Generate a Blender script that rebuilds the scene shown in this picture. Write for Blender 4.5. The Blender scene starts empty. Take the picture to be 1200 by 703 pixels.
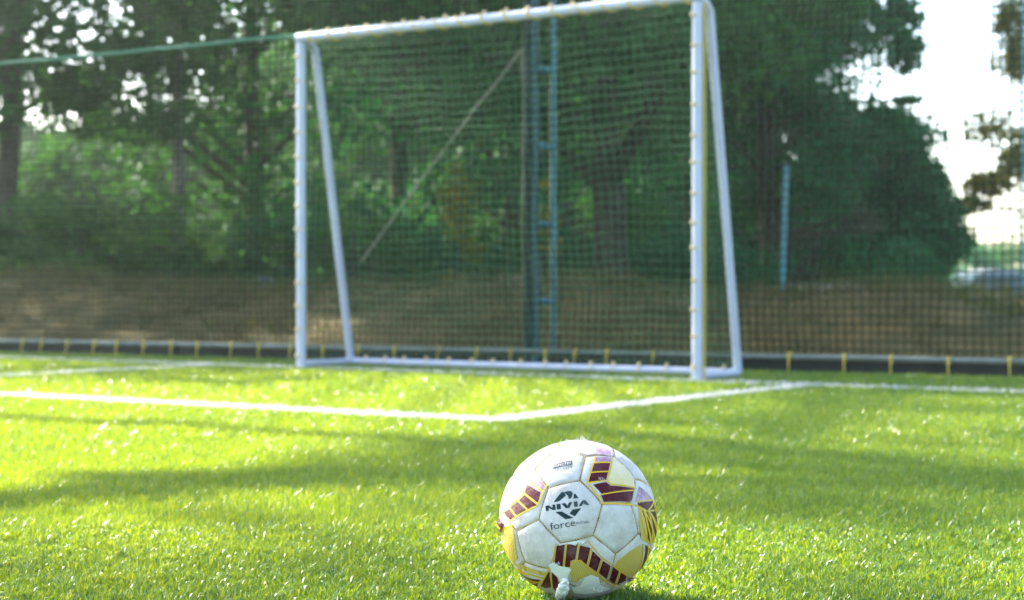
import bpy, bmesh, math, random
import numpy as np
from mathutils import Vector, Matrix, noise as mnoise
from mathutils.geometry import tessellate_polygon

random.seed(7)
rng = np.random.default_rng(11)
R = math.radians
scene = bpy.context.scene
col = scene.collection

# ------------------------------------------------------------------ camera
PW, PH, F = 1200.0, 703.0, 2000.0          # photograph size and focal length in its pixels
HORIZON = 338.0
TURF = 0.022                                # height of the blade tips over the turf backing
CAMH = 0.417 + TURF
cam_d = bpy.data.cameras.new('camera')
cam_d.sensor_width = 36.0
cam_d.lens = F / PW * 36.0
cam_d.clip_start = 0.05
cam_d.clip_end = 6000
cam = bpy.data.objects.new('camera', cam_d)
col.objects.link(cam)
PITCH = math.atan((PH / 2 - HORIZON) / F)
cam.location = (0, 0, CAMH)
cam.rotation_euler = (math.pi / 2 - PITCH, 0, 0)
cam_d.dof.use_dof = True
cam_d.dof.focus_distance = 2.30
cam_d.dof.aperture_fstop = 6.3
cam_d.dof.aperture_blades = 0
scene.camera = cam

# ------------------------------------------------------------------ sky and sun
SUN_EL = R(38)
SUN_AZ = Vector((-0.72, 0.69)).normalized()         # towards the sun, on plan: behind the goal, to the left
SUNV = Vector((SUN_AZ.x * math.cos(SUN_EL), SUN_AZ.y * math.cos(SUN_EL), math.sin(SUN_EL)))
world = bpy.data.worlds.new('World')
scene.world = world
world.use_nodes = True
wn = world.node_tree
sky = wn.nodes.new('ShaderNodeTexSky')
sky.sky_type = 'NISHITA'
sky.sun_disc = False
sky.sun_elevation = SUN_EL
sky.sun_rotation = math.atan2(SUN_AZ.x, SUN_AZ.y)
sky.air_density = 1.0
sky.dust_density = 2.0
sky.ozone_density = 1.0
bg = wn.nodes['Background']
bg.inputs['Strength'].default_value = 0.118
wn.links.new(sky.outputs['Color'], bg.inputs['Color'])
sun_d = bpy.data.lights.new('sun', 'SUN')
sun_d.energy = 5.0
sun_d.angle = R(0.53)
sun_d.color = (1.0, 0.955, 0.87)
sun = bpy.data.objects.new('sun', sun_d)
sun.rotation_euler = SUNV.to_track_quat('Z', 'Y').to_euler()
col.objects.link(sun)

vs = scene.view_settings
scene.display_settings.display_device = 'sRGB'
vs.view_transform = 'Standard'
vs.look = 'None'
vs.exposure = 2.45
vs.gamma = 1.0
vs.use_curve_mapping = False
scene.render.engine = 'CYCLES'
scene.cycles.use_denoising = True
scene.cycles.max_bounces = 8
scene.cycles.transparent_max_bounces = 8
scene.cycles.sample_clamp_indirect = 6.0

# ------------------------------------------------------------------ pixel helpers (a pixel gives a direction only)
CR = cam.rotation_euler.to_matrix()
CAMP = Vector((0, 0, CAMH))
def ray(px, py):
    return (CR @ Vector(((px - PW / 2) / F, (PH / 2 - py) / F, -1.0)))
def at(px, py, Y):
    d = ray(px, py)
    return CAMP + d * (Y / d.y)
def ground(px, py, z=TURF):
    d = ray(px, py)
    return CAMP + d * ((z - CAMH) / d.z)

# ------------------------------------------------------------------ object helpers
def tag(o, label=None, cat=None, group=None, kind=None):
    if label: o['label'] = label
    if cat: o['category'] = cat
    if group: o['group'] = group
    if kind: o['kind'] = kind
    return o
def empty(name, loc=(0, 0, 0), rz=0.0):
    o = bpy.data.objects.new(name, None)
    o.empty_display_size = 0.1
    o.location = loc
    o.rotation_euler = (0, 0, rz)
    col.objects.link(o)
    return o
def link(name, me, mat, parent=None, smooth=True):
    o = bpy.data.objects.new(name, me)
    if mat is not None and not me.materials:
        me.materials.append(mat)
    col.objects.link(o)
    if parent is not None:
        # meshes are written in world coordinates; keep them there under a moved parent
        o.parent = parent
        o.matrix_parent_inverse = PINV(parent)
    if smooth:
        me.shade_smooth()
    return o
def PINV(p):
    m = Matrix.Translation(p.location) @ p.rotation_euler.to_matrix().to_4x4()
    q = p.parent
    if q is not None:
        m = Matrix.Translation(q.location) @ q.rotation_euler.to_matrix().to_4x4() @ p.matrix_parent_inverse @ m
    return m.inverted()
def np_mesh(name, verts, faces_flat, loop_tot):
    """fast mesh: verts (n,3), flat vertex indices and loop totals"""
    me = bpy.data.meshes.new(name)
    verts = np.ascontiguousarray(verts, dtype=np.float32)
    faces_flat = np.ascontiguousarray(faces_flat, dtype=np.int32)
    loop_tot = np.ascontiguousarray(loop_tot, dtype=np.int32)
    me.vertices.add(len(verts)); me.vertices.foreach_set('co', verts.ravel())
    me.loops.add(len(faces_flat)); me.loops.foreach_set('vertex_index', faces_flat)
    me.polygons.add(len(loop_tot))
    st = np.zeros(len(loop_tot), dtype=np.int32); st[1:] = np.cumsum(loop_tot)[:-1]
    me.polygons.foreach_set('loop_start', st)
    me.polygons.foreach_set('loop_total', loop_tot)
    me.update(calc_edges=True)
    return me
def attr(me, name, vals):
    a = me.attributes.new(name, 'FLOAT', 'POINT')
    a.data.foreach_set('value', np.ascontiguousarray(vals, dtype=np.float32))

class MB:
    def __init__(s): s.v = []; s.f = []
    def add(s, vs_, fs):
        b = len(s.v); s.v += [tuple(v) for v in vs_]; s.f += [[i + b for i in f] for f in fs]
    def box(s, c, size, rot=None, bevel=0.0):
        m = rot if rot is not None else Matrix.Identity(3)
        hx, hy, hz = [d / 2 for d in size]
        c = Vector(c)
        if bevel <= 0:
            p = [c + m @ Vector((x * hx, y * hy, z * hz)) for x in (-1, 1) for y in (-1, 1) for z in (-1, 1)]
            s.add(p, [(0, 1, 3, 2), (4, 6, 7, 5), (0, 4, 5, 1), (2, 3, 7, 6), (0, 2, 6, 4), (1, 5, 7, 3)])
        else:
            bm = bmesh.new(); bmesh.ops.create_cube(bm, size=1.0)
            bmesh.ops.scale(bm, vec=size, verts=bm.verts)
            bmesh.ops.bevel(bm, geom=bm.edges[:], offset=bevel, segments=2, affect='EDGES')
            bm.verts.index_update()
            s.add([c + m @ v.co for v in bm.verts], [[v.index for v in f.verts] for f in bm.faces]); bm.free()
    def tube(s, pts, rad, n=12, cap=True):
        pts = [Vector(p) for p in pts]
        rs = rad if isinstance(rad, (list, tuple)) else [rad] * len(pts)
        b = len(s.v); prev = None
        for i, p in enumerate(pts):
            t = (pts[min(i + 1, len(pts) - 1)] - pts[max(i - 1, 0)]).normalized()
            if prev is None:
                a = t.orthogonal().normalized()
            else:
                a = (prev - t * prev.dot(t)).normalized()
            prev = a; c = t.cross(a)
            for k in range(n):
                th = 2 * math.pi * k / n
                s.v.append(tuple(p + (a * math.cos(th) + c * math.sin(th)) * rs[i]))
        for i in range(len(pts) - 1):
            for k in range(n):
                k2 = (k + 1) % n
                s.f.append([b + i * n + k, b + i * n + k2, b + (i + 1) * n + k2, b + (i + 1) * n + k])
        if cap:
            s.f.append([b + k for k in range(n)][::-1])
            s.f.append([b + (len(pts) - 1) * n + k for k in range(n)])
    def torus(s, c, axis, R_, r, n=16, m=8, squash=1.0):
        c = Vector(c); axis = Vector(axis).normalized(); a = axis.orthogonal().normalized(); d = axis.cross(a)
        b = len(s.v)
        for i in range(n):
            th = 2 * math.pi * i / n; e = a * math.cos(th) + d * math.sin(th)
            for j in range(m):
                ph = 2 * math.pi * j / m
                s.v.append(tuple(c + e * (R_ + r * math.cos(ph)) + axis * r * squash * math.sin(ph)))
        for i in range(n):
            for j in range(m):
                s.f.append([b + i * m + j, b + ((i + 1) % n) * m + j, b + ((i + 1) % n) * m + (j + 1) % m, b + i * m + (j + 1) % m])
    def ball(s, c, r, sub=2, sq=(1, 1, 1)):
        bm = bmesh.new(); bmesh.ops.create_icosphere(bm, subdivisions=sub, radius=1)
        bm.verts.index_update(); c = Vector(c)
        s.add([c + Vector((v.co.x * r * sq[0], v.co.y * r * sq[1], v.co.z * r * sq[2])) for v in bm.verts],
              [[v.index for v in f.verts] for f in bm.faces]); bm.free()
    def mesh(s, name):
        me = bpy.data.meshes.new(name); me.from_pydata(s.v, [], s.f); me.update(); return me
    def build(s, name, mat, parent=None, smooth=True):
        o = link(name, s.mesh(name), mat, parent, smooth)
        if smooth: sharp(o.data)
        return o
def sharp(me, ang=40):
    me.set_sharp_from_angle(angle=R(ang))

# ------------------------------------------------------------------ materials
MATS = {}
def nodes(name):
    m = bpy.data.materials.new(name); m.use_nodes = True
    nt = m.node_tree
    b = nt.nodes['Principled BSDF']
    MATS[name] = m
    return m, nt, b
def N(nt, t, **kw):
    n = nt.nodes.new(t)
    for k, v in kw.items():
        if k.startswith('i_'): n.inputs[k[2:].replace('_', ' ')].default_value = v
        else: setattr(n, k, v)
    return n
def ramp(nt, stops, interp='LINEAR'):
    n = nt.nodes.new('ShaderNodeValToRGB'); e = n.color_ramp.elements
    n.color_ramp.interpolation = interp
    while len(e) < len(stops): e.new(0.5)
    for el, (p, c) in zip(e, stops):
        el.position = p; el.color = (*c, 1) if len(c) == 3 else c
    return n
def simple(name, c1, c2=None, rough=0.6, scale=20, bump=0.0, spec=0.5, metal=0.0, detail=4, coords='Object'):
    m, nt, b = nodes(name)
    b.inputs['Roughness'].default_value = rough
    b.inputs['Specular IOR Level'].default_value = spec
    b.inputs['Metallic'].default_value = metal
    tc = N(nt, 'ShaderNodeTexCoord')
    nz = N(nt, 'ShaderNodeTexNoise', i_Scale=scale, i_Detail=detail, i_Roughness=0.6)
    nt.links.new(tc.outputs[coords], nz.inputs['Vector'])
    rp = ramp(nt, [(0.32, c1), (0.68, c2 or c1)])
    nt.links.new(nz.outputs['Fac'], rp.inputs['Fac'])
    nt.links.new(rp.outputs['Color'], b.inputs['Base Color'])
    if bump > 0:
        bp = N(nt, 'ShaderNodeBump', i_Strength=bump, i_Distance=0.02)
        nt.links.new(nz.outputs['Fac'], bp.inputs['Height'])
        nt.links.new(bp.outputs['Normal'], b.inputs['Normal'])
    return m
def leafy(name, stops, trans=0.45, tcol=(1.15, 1.2, 0.6), rough=0.45, spec=0.4):
    """blade / leaf: colour by the per-leaf attribute, thin and translucent"""
    m, nt, b = nodes(name)
    at_ = N(nt, 'ShaderNodeAttribute', attribute_name='rnd')
    rp = ramp(nt, stops)
    nt.links.new(at_.outputs['Fac'], rp.inputs['Fac'])
    nt.links.new(rp.outputs['Color'], b.inputs['Base Color'])
    b.inputs['Roughness'].default_value = rough
    b.inputs['Specular IOR Level'].default_value = spec
    tr = N(nt, 'ShaderNodeBsdfTranslucent')
    mx = N(nt, 'ShaderNodeMix', data_type='RGBA', blend_type='MULTIPLY')
    mx.inputs[0].default_value = 1.0
    nt.links.new(rp.outputs['Color'], mx.inputs[6])
    mx.inputs[7].default_value = (*tcol, 1)
    nt.links.new(mx.outputs[2], tr.inputs['Color'])
    ms = N(nt, 'ShaderNodeMixShader'); ms.inputs[0].default_value = trans
    nt.links.new(b.outputs[0], ms.inputs[1]); nt.links.new(tr.outputs[0], ms.inputs[2])
    nt.links.new(ms.outputs[0], nt.nodes['Material Output'].inputs['Surface'])
    return m

M_BLADE = leafy('turf_blade', [(0.0, (0.014, 0.085, 0.026)), (0.45, (0.066, 0.20, 0.044)), (0.8, (0.108, 0.28, 0.066)), (1.0, (0.17, 0.33, 0.14))],
                trans=0.46, tcol=(3.3, 1.5, 0.04), rough=0.30, spec=0.7)
M_WBLADE = leafy('white_blade', [(0.0, (0.55, 0.55, 0.53)), (1.0, (0.8, 0.8, 0.79))], trans=0.35, tcol=(1, 1, 0.97), rough=0.4)
M_TURF = simple('turf_backing', (0.014, 0.030, 0.008), (0.04, 0.07, 0.014), 0.9, 60)
M_SOIL = simple('dry_soil', (0.042, 0.044, 0.013), (0.140, 0.098, 0.034), 0.95, 2.4, 0.8, 0.2)
M_DRY = leafy('dry_grass', [(0, (0.05, 0.045, 0.018)), (0.6, (0.12, 0.10, 0.045)), (1, (0.22, 0.18, 0.09))], trans=0.35, tcol=(1.1, 1, .8), rough=0.7, spec=0.2)
def worn_paint():
    m, nt, b = nodes('white_paint')
    tc = N(nt, 'ShaderNodeTexCoord')
    n1 = N(nt, 'ShaderNodeTexNoise', i_Scale=5.0, i_Detail=6.0, i_Roughness=.65); n2 = N(nt, 'ShaderNodeTexNoise', i_Scale=34.0, i_Detail=8.0, i_Roughness=.7)
    for n_ in (n1, n2): nt.links.new(tc.outputs['Object'], n_.inputs['Vector'])
    r1 = ramp(nt, [(.3, (.47, .50, .60)), (.7, (.58, .61, .70))]); nt.links.new(n1.outputs['Fac'], r1.inputs['Fac'])
    r2 = ramp(nt, [(.63, (0, 0, 0)), (.70, (1, 1, 1))]); nt.links.new(n2.outputs['Fac'], r2.inputs['Fac'])
    mx = N(nt, 'ShaderNodeMix', data_type='RGBA'); nt.links.new(r2.outputs['Color'], mx.inputs[0]); nt.links.new(r1.outputs['Color'], mx.inputs[6]); mx.inputs[7].default_value = (.20, .15, .11, 1)
    nt.links.new(mx.outputs[2], b.inputs['Base Color']); b.inputs['Roughness'].default_value = .4
    bp = N(nt, 'ShaderNodeBump', i_Strength=.15, i_Distance=.004); nt.links.new(n2.outputs['Fac'], bp.inputs['Height']); nt.links.new(bp.outputs['Normal'], b.inputs['Normal'])
    return m
M_PAINT = worn_paint()
M_TIE = simple('pale_tie', (0.74, 0.52, 0.26), (0.84, 0.68, 0.42), 0.15, 30)
M_YROPE = simple('yellow_rope', (0.55, 0.38, 0.03), (0.75, 0.58, 0.08), 0.5, 120, 0.3)
M_GROPE = simple('green_rope', (0.035, 0.16, 0.085), (0.09, 0.30, 0.18), 0.6, 90, 0.4)
M_PIPE = simple('galvanised_pipe', (0.11, 0.14, 0.12), (0.20, 0.23, 0.20), 0.6, 12, 0.1)
M_MAST = simple('teal_paint', (0.05, 0.20, 0.25), (0.09, 0.29, 0.34), 0.42, 10, 0.1)
M_MASTD = simple('dark_green_paint', (0.006, 0.018, 0.014), (0.012, 0.03, 0.022), 0.5, 10, 0.1)
M_BOARD = simple('black_edging', (0.012, 0.013, 0.012), (0.035, 0.035, 0.03), 0.7, 8, 0.3)
M_BARK = simple('bark', (0.035, 0.026, 0.018), (0.10, 0.078, 0.056), 0.9, 9, 0.8, 0.2)
M_BARKP = simple('pale_bark', (0.14, 0.13, 0.11), (0.30, 0.28, 0.24), 0.85, 8, 0.6, 0.2)
def net_mat(name, c, trans):
    m, nt, b = nodes(name)
    b.inputs['Roughness'].default_value = 0.8; b.inputs['Specular IOR Level'].default_value = 0.1
    tc = N(nt, 'ShaderNodeTexCoord'); nz = N(nt, 'ShaderNodeTexNoise', i_Scale=6.0)
    nt.links.new(tc.outputs['Object'], nz.inputs['Vector'])
    rp = ramp(nt, [(0.3, tuple(x * 0.7 for x in c)), (0.7, c)])
    nt.links.new(nz.outputs['Fac'], rp.inputs['Fac']); nt.links.new(rp.outputs['Color'], b.inputs['Base Color'])
    tr = N(nt, 'ShaderNodeBsdfTranslucent'); nt.links.new(rp.outputs['Color'], tr.inputs['Color'])
    ms = N(nt, 'ShaderNodeMixShader'); ms.inputs[0].default_value = trans
    nt.links.new(b.outputs[0], ms.inputs[1]); nt.links.new(tr.outputs[0], ms.inputs[2])
    nt.links.new(ms.outputs[0], nt.nodes['Material Output'].inputs['Surface'])
    return m
M_NET = net_mat('green_net', (0.012, 0.030, 0.013), 0.12)
M_GNET = net_mat('pale_green_net', (0.12, 0.25, 0.13), 0.35)

# ------------------------------------------------------------------ plan of the pitch
PL, PR = ground(353, 427), ground(817, 442)             # feet of the two front posts
PL.z = PR.z = 0.0
U = (PR - PL).normalized()                               # along the goal line
NB = Vector((-U.y, U.x, 0))                              # behind the goal
if NB.y < 0: NB = -NB
GW = (PR - PL).length
FA, FB = ground(0, 410), ground(1200, 438.5)             # foot of the boundary net
FA.z = FB.z = 0.0
FU = (FB - FA).normalized()
FN = Vector((-FU.y, FU.x, 0))
def fence(s, d=0.0, z=0.0):
    return FA + FU * s + FN * d + Vector((0, 0, z))
def fsd(x, y):                                            # (along, behind) of a point
    v = Vector((x, y, 0)) - FA
    return v.dot(FU), v.dot(FN)

# ------------------------------------------------------------------ ground: one sheet, earth bank behind the net
def graded(lo, hi, fine_lo, fine_hi, step, grow=1.22):
    a = list(np.arange(fine_lo, fine_hi + 1e-6, step))
    d = step; x = fine_hi
    while x < hi: d *= grow; x += d; a.append(x)
    d = step; x = fine_lo
    while x > lo: d *= grow; x -= d; a.insert(0, x)
    return np.array(a)
CREST = [(-30, .5), (-8, .52), (-2.66, .53), (-.71, .45), (.51, .37), (1.64, .42), (2.54, .48), (3.64, .39), (4.54, .36), (5.02, .37), (5.37, .43), (5.82, .39), (6.26, .28), (6.78, .2), (9, .3), (14, .5), (30, .4)]
def crest(s):
    return float(np.interp(s, [c[0] for c in CREST], [c[1] for c in CREST]))
def ground_h(s, d):
    if d < 0.12: return -0.035
    p = fence(s, d)
    n = mnoise.noise(Vector((p.x * 0.9, p.y * 0.9, 3.1))) * 0.5 + mnoise.noise(Vector((p.x * 2.7, p.y * 2.7, 7.7))) * 0.28 + mnoise.noise(Vector((p.x * 7, p.y * 7, 1.7))) * 0.12
    t = min(max((d - 0.35) / 1.5, 0), 1); up = t * t * (3 - 2 * t)
    t2 = min(max((d - 3.4) / 4.0, 0), 1); dn = t2 * t2 * (3 - 2 * t2)
    z = -0.01 + up * crest(s) * (1 - 0.75 * dn) + n * (0.10 + .07 * math.exp(-((d - 2) / 1.5) ** 2)) * min(1, max(0, (d - .3) / .8)) * (1 if d < 60 else .3)
    t3 = min(max((d - 18) / 30.0, 0), 1)
    return z - t3 * 0.55
S_ = graded(-1500, 1500, -6, 12, 0.14); D_ = graded(-400, 2500, -0.2, 8, 0.12)
gv = np.zeros((len(S_), len(D_), 3), dtype=np.float32)
for i, s in enumerate(S_):
    for j, d in enumerate(D_):
        p = fence(s, d); gv[i, j] = (p.x, p.y, ground_h(s, d))
def grid_faces(nu, nv):
    i, j = np.meshgrid(np.arange(nu - 1), np.arange(nv - 1), indexing='ij')
    a = (i * nv + j).ravel()
    return np.stack([a, a + nv, a + nv + 1, a + 1], 1)
gf = grid_faces(len(S_), len(D_))
me = np_mesh('ground', gv.reshape(-1, 3), gf.ravel(), np.full(len(gf), 4))
tag(link('ground', me, M_SOIL), 'bare brown earth bank and ground behind the net', kind='structure')

# turf backing of the pitch
c0, c1, c2, c3 = fence(-40, -60), fence(40, -60), fence(40, .10), fence(-40, .10)
mb = MB(); mb.add([c0, c1, c2, c3], [(0, 1, 2, 3)])
tag(mb.build('pitch', M_TURF), 'green artificial turf pitch in front of the net', kind='structure')

# ------------------------------------------------------------------ markings (strips on plan)
LW = 0.125
CORNER = ground(580, 486); CORNER.z = 0
def line_at(pt, U_):       # foot of pt on the goal line
    return PL + U * ((pt - PL).dot(U))
rightfoot = line_at(CORNER, U)
leftpt = ground(245, 424); leftpt.z = 0
leftfoot = line_at(leftpt, U)
AD = (CORNER - rightfoot).length
leftcorner = leftfoot - NB * AD
SEGS = [('goal_line', PL - U * 6.5, PL + U * 9.0, 'white turf goal line running under the goal posts'),
        ('area_front_line', leftcorner - U * LW / 2, CORNER + U * LW / 2, 'white turf front line of the goal area'),
        ('area_side_line', CORNER + NB * LW * .52, rightfoot - NB * LW * .52, 'white turf side line of the goal area, right post side'),
        ('area_side_line', leftcorner + NB * LW * .52, leftfoot - NB * LW * .52, 'white turf side line of the goal area, left post side')]
def in_seg(xy, a, b, w=LW):
    a = np.array(a[:2]); b = np.array(b[:2]); L = np.linalg.norm(b - a); t = (b - a) / L; n = np.array([-t[1], t[0]])
    q = xy - a
    return (np.abs(q @ n) < w / 2) & ((q @ t) > 0) & ((q @ t) < L)

# ------------------------------------------------------------------ turf blades
NV = None
def smooth_noise(xy, scale, seed):
    """cheap value noise on numpy"""
    r = np.random.default_rng(seed); G = r.random((256, 256))
    p = xy / scale + 97.3; i = np.floor(p).astype(int); f = p - i; f = f * f * (3 - 2 * f)
    def g(a, b): return G[(i[:, 0] + a) % 256, (i[:, 1] + b) % 256]
    return (g(0, 0) * (1 - f[:, 0]) + g(1, 0) * f[:, 0]) * (1 - f[:, 1]) + (g(0, 1) * (1 - f[:, 0]) + g(1, 1) * f[:, 0]) * f[:, 1]
def blades(xy, hmin, hmax, w, seg2, seed, lean=0.42, z0=0.0):
    r = np.random.default_rng(seed); n = len(xy)
    clump = .6 * smooth_noise(xy, 0.022, seed + 1) + .4 * smooth_noise(xy, 0.009, seed + 3); broad = smooth_noise(xy, 0.45, 5)
    az = r.random(n) * 2 * np.pi + smooth_noise(xy, 0.05, seed + 2) * 3
    h = (hmin + (hmax - hmin) * r.random(n)) * (0.45 + 1.0 * clump)
    ln = np.abs(r.normal(0, lean, n)) * h * 0.9 + 0.002
    bent = r.random(n) < 0.2
    ln = np.where(bent, h * (0.8 + .5 * r.random(n)), ln); h = np.where(bent, h * (.78 + .2 * r.random(n)), h)
    dirx, diry = np.cos(az), np.sin(az)
    # bias: pile lies slightly towards the camera's right
    ox = dirx * ln + 0.18 * h * 0.5; oy = diry * ln - 0.10 * h * 0.5
    wa = r.random(n) * 2 * np.pi; ww = w * (0.7 + 0.6 * r.random(n)) / 2
    wx, wy = np.cos(wa) * ww, np.sin(wa) * ww
    base = np.stack([xy[:, 0], xy[:, 1], np.full(n, z0)], 1)
    col_ = np.clip(0.62 * r.random(n) + 0.16 * broad + 0.30 * clump + (r.random(n) > .95) * .25, 0, 1)
    off = np.stack([wx, wy, np.zeros(n)], 1)
    tip = base + np.stack([ox, oy, h], 1)
    k = np.arange(n)[:, None]
    if seg2:
        fz = np.where(bent, .93, .62); mid = base + np.stack([ox * 0.36, oy * 0.36, h * fz], 1)
        V = np.stack([base - off * .8, base + off * .8, mid - off, mid + off, tip], 1).reshape(-1, 3)
        fq = np.concatenate([k * 5 + np.array([[0, 1, 3, 2]]), ], 0); ft = k * 5 + np.array([[2, 3, 4]])
        return V, np.concatenate([fq.ravel(), ft.ravel()]), np.concatenate([np.full(n, 4), np.full(n, 3)]), np.repeat(col_, 5)
    V = np.stack([base - off, base + off, tip], 1).reshape(-1, 3)
    return V, (k * 3 + np.array([[0, 1, 2]])).ravel(), np.full(n, 3), np.repeat(col_, 3)
def scatter(y0, y1, dens, margin, seed):
    r = np.random.default_rng(seed); hw = 0.3 * y1 + margin
    n = int(dens * 2 * hw * (y1 - y0))
    xy = np.stack([r.uniform(-hw, hw, n), r.uniform(y0, y1, n)], 1)
    keep = np.abs(xy[:, 0]) < 0.3 * xy[:, 1] + margin
    sd = (xy - np.array(FA[:2])) @ np.array(FN[:2])
    return xy[keep & (sd < 0.09)]
ZONES = [(1.75, 3.1, 95000, .30, .009, .018, .0019, True), (3.1, 4.6, 56000, .35, .010, .020, .0026, False),
         (4.6, 7.0, 22000, .5, .011, .019, .0042, False), (7.0, 13.2, 6000, .9, .012, .021, .0075, False)]
green = [[], [], [], []]; white = {}
def push(store, V, Ff, lt, c):
    store[0].append(V); store[1].append(Ff); store[2].append(lt); store[3].append(c)
def joined(store):
    off = 0; fl = []
    for V, Ff in zip(store[0], store[1]):
        fl.append(Ff + off); off += len(V)
    return np.concatenate(store[0]), np.concatenate(fl), np.concatenate(store[2]), np.concatenate(store[3])
for zi, (y0, y1, dens, mg, h0, h1, w, s2) in enumerate(ZONES):
    xy = scatter(y0, y1, dens, mg, 100 + zi)
    used = np.zeros(len(xy), bool)
    for si, (nm, a, b, lb) in enumerate(SEGS):
        wob = (smooth_noise(xy, 0.06, 40 + si) - .5) * 0.012
        m_ = in_seg(xy + wob[:, None], a, b)
        m_ &= (np.random.default_rng(70 + si + zi).random(len(xy)) + .5 * smooth_noise(xy, .09, 60 + si)) > .22
        used |= m_
        if m_.any():
            white.setdefault(si, [[], [], [], []]); push(white[si], *blades(xy[m_], h0, h1, w * 1.1, s2, 300 + zi * 9 + si))
    push(green, *blades(xy[~used], h0, h1, w, s2, 200 + zi))
V, Ff, lt, c = joined(green)
me = np_mesh('turf_grass', V, Ff, lt); attr(me, 'rnd', c)
tag(link('turf_grass', me, M_BLADE, smooth=False), 'short bright green artificial grass blades covering the pitch', 'grass', kind='stuff')
for si, st in white.items():
    V, Ff, lt, c = joined(st)
    me = np_mesh(SEGS[si][0], V, Ff, lt); attr(me, 'rnd', c)
    tag(link(SEGS[si][0], me, M_WBLADE, smooth=False), SEGS[si][3], kind='structure')

# ------------------------------------------------------------------ dry grass and litter on the bank
r_ = np.random.default_rng(77)
n = 26000
ss, dd = r_.uniform(-3, 11, n), r_.uniform(0.35, 4.5, n)
keepm = (smooth_noise(np.stack([ss, dd], 1), 0.5, 9) + 0.5 * smooth_noise(np.stack([ss, dd], 1), 0.16, 19)) > 0.72
ss, dd = ss[keepm], dd[keepm]
pts = np.array([fence(a, b)[:2] + (ground_h(a, b) - .01,) if False else (fence(a, b).x, fence(a, b).y, ground_h(a, b) - .01) for a, b in zip(ss, dd)])
V, Ff, lt, c = blades(pts[:, :2], .05, .17, .009, False, 501, 0.5)
V[:, 2] += np.repeat(pts[:, 2], 3)
me = np_mesh('dry_grass', V, Ff, lt); attr(me, 'rnd', c)
tag(link('dry_grass', me, M_DRY, smooth=False), 'dry straw coloured grass growing on the earth bank', 'dry grass', kind='stuff')

r_ = np.random.default_rng(78)
n = 15000
ss, dd = r_.uniform(-4, 11, n), r_.normal(2.6, .8, n).clip(1.0, 5.5)
keepm = (smooth_noise(np.stack([ss, dd], 1), 0.8, 29) + 0.5 * smooth_noise(np.stack([ss, dd], 1), 0.2, 39)) > 0.62
ss, dd = ss[keepm], dd[keepm]
pts = np.array([(fence(a, b).x, fence(a, b).y, ground_h(a, b) - .01) for a, b in zip(ss, dd)])
V, Ff, lt, c = blades(pts[:, :2], .05, .17, .012, False, 502, 0.5)
V[:, 2] += np.repeat(pts[:, 2], 3)
me = np_mesh('weeds', V, Ff, lt); attr(me, 'rnd', c)
tag(link('weeds', me, leafy('weed_leaf', [(0, (.03, .055, .015)), (.55, (.08, .10, .03)), (1, (.20, .18, .08))], .4, (1.2, 1.1, .6), .7, .2), smooth=False), 'green and straw weeds along the crest of the earth bank', 'weeds', kind='stuff')
# ------------------------------------------------------------------ nets: knotted threads as thin tubes on a bent grid
def net_mesh(name, P, rad, sides=3):
    """P (nu, nv, 3) knot positions; threads along both directions"""
    nu, nv, _ = P.shape
    Vs, Fs, off = [], [], 0
    for A in (P, P.transpose(1, 0, 2)):
        a, b, _ = A.shape                      # a threads of b knots
        T = np.gradient(A, axis=1); T /= np.linalg.norm(T, axis=2, keepdims=True) + 1e-9
        ref = np.array([0.31, 0.2, 0.93]) if A is P else np.array([0.1, 0.3, 0.95])
        ref = np.array([FN.x, FN.y, 0.05])
        s1 = np.cross(T, ref); s1 /= np.linalg.norm(s1, axis=2, keepdims=True) + 1e-9
        s2 = np.cross(T, s1)
        ring = [A + rad * (s1 * math.cos(2 * math.pi * k / sides) + s2 * math.sin(2 * math.pi * k / sides)) for k in range(sides)]
        V = np.stack(ring, 2).reshape(-1, 3)   # index ((i*b)+j)*sides+k
        i, j, k = np.meshgrid(np.arange(a), np.arange(b - 1), np.arange(sides), indexing='ij')
        q = lambda jj, kk: ((i * b) + jj) * sides + kk
        Fq = np.stack([q(j, k), q(j, (k + 1) % sides), q(j + 1, (k + 1) % sides), q(j + 1, k)], -1).reshape(-1, 4)
        Vs.append(V); Fs.append(Fq + off); off += len(V)
    Fq = np.concatenate(Fs)
    return np_mesh(name, np.concatenate(Vs), Fq.ravel(), np.full(len(Fq), 4))
CELL = 0.0435
PIPE_Z = 0.085
net = empty('boundary_net', tuple(fence(3.4, 0, 0)))
tag(net, 'tall dark green square mesh net closing the pitch behind the goal', 'net')
nu, nv = int(10.8 / CELL), int(3.4 / CELL)
P = np.zeros((nu, nv, 3), np.float32)
for i in range(nu):
    s = -1.7 + i * CELL
    for j in range(nv):
        z = PIPE_Z + j * CELL
        f = min(1.0, (z - PIPE_Z) / 0.25)
        a = mnoise.noise(Vector((s * 0.7, z * 0.7, 0.3))); b = mnoise.noise(Vector((s * 1.6, z * 1.3, 5.3))); c_ = mnoise.noise(Vector((s * 4.3, z * 3.1, 2.3)))
        low = math.exp(-z / 0.35)
        P[i, j] = fence(s + f * (0.022 * b + .005 * c_), 0.02 + f * 0.07 * a, z + f * (0.018 * a + 0.010 * b + (0.004 + .022 * low) * c_))
link('mesh', net_mesh('boundary_mesh', P, 0.0041), M_NET, net, smooth=False)
def npoint(s, z, d=0.0):
    return fence(s, 0.02 + d, z)
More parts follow.
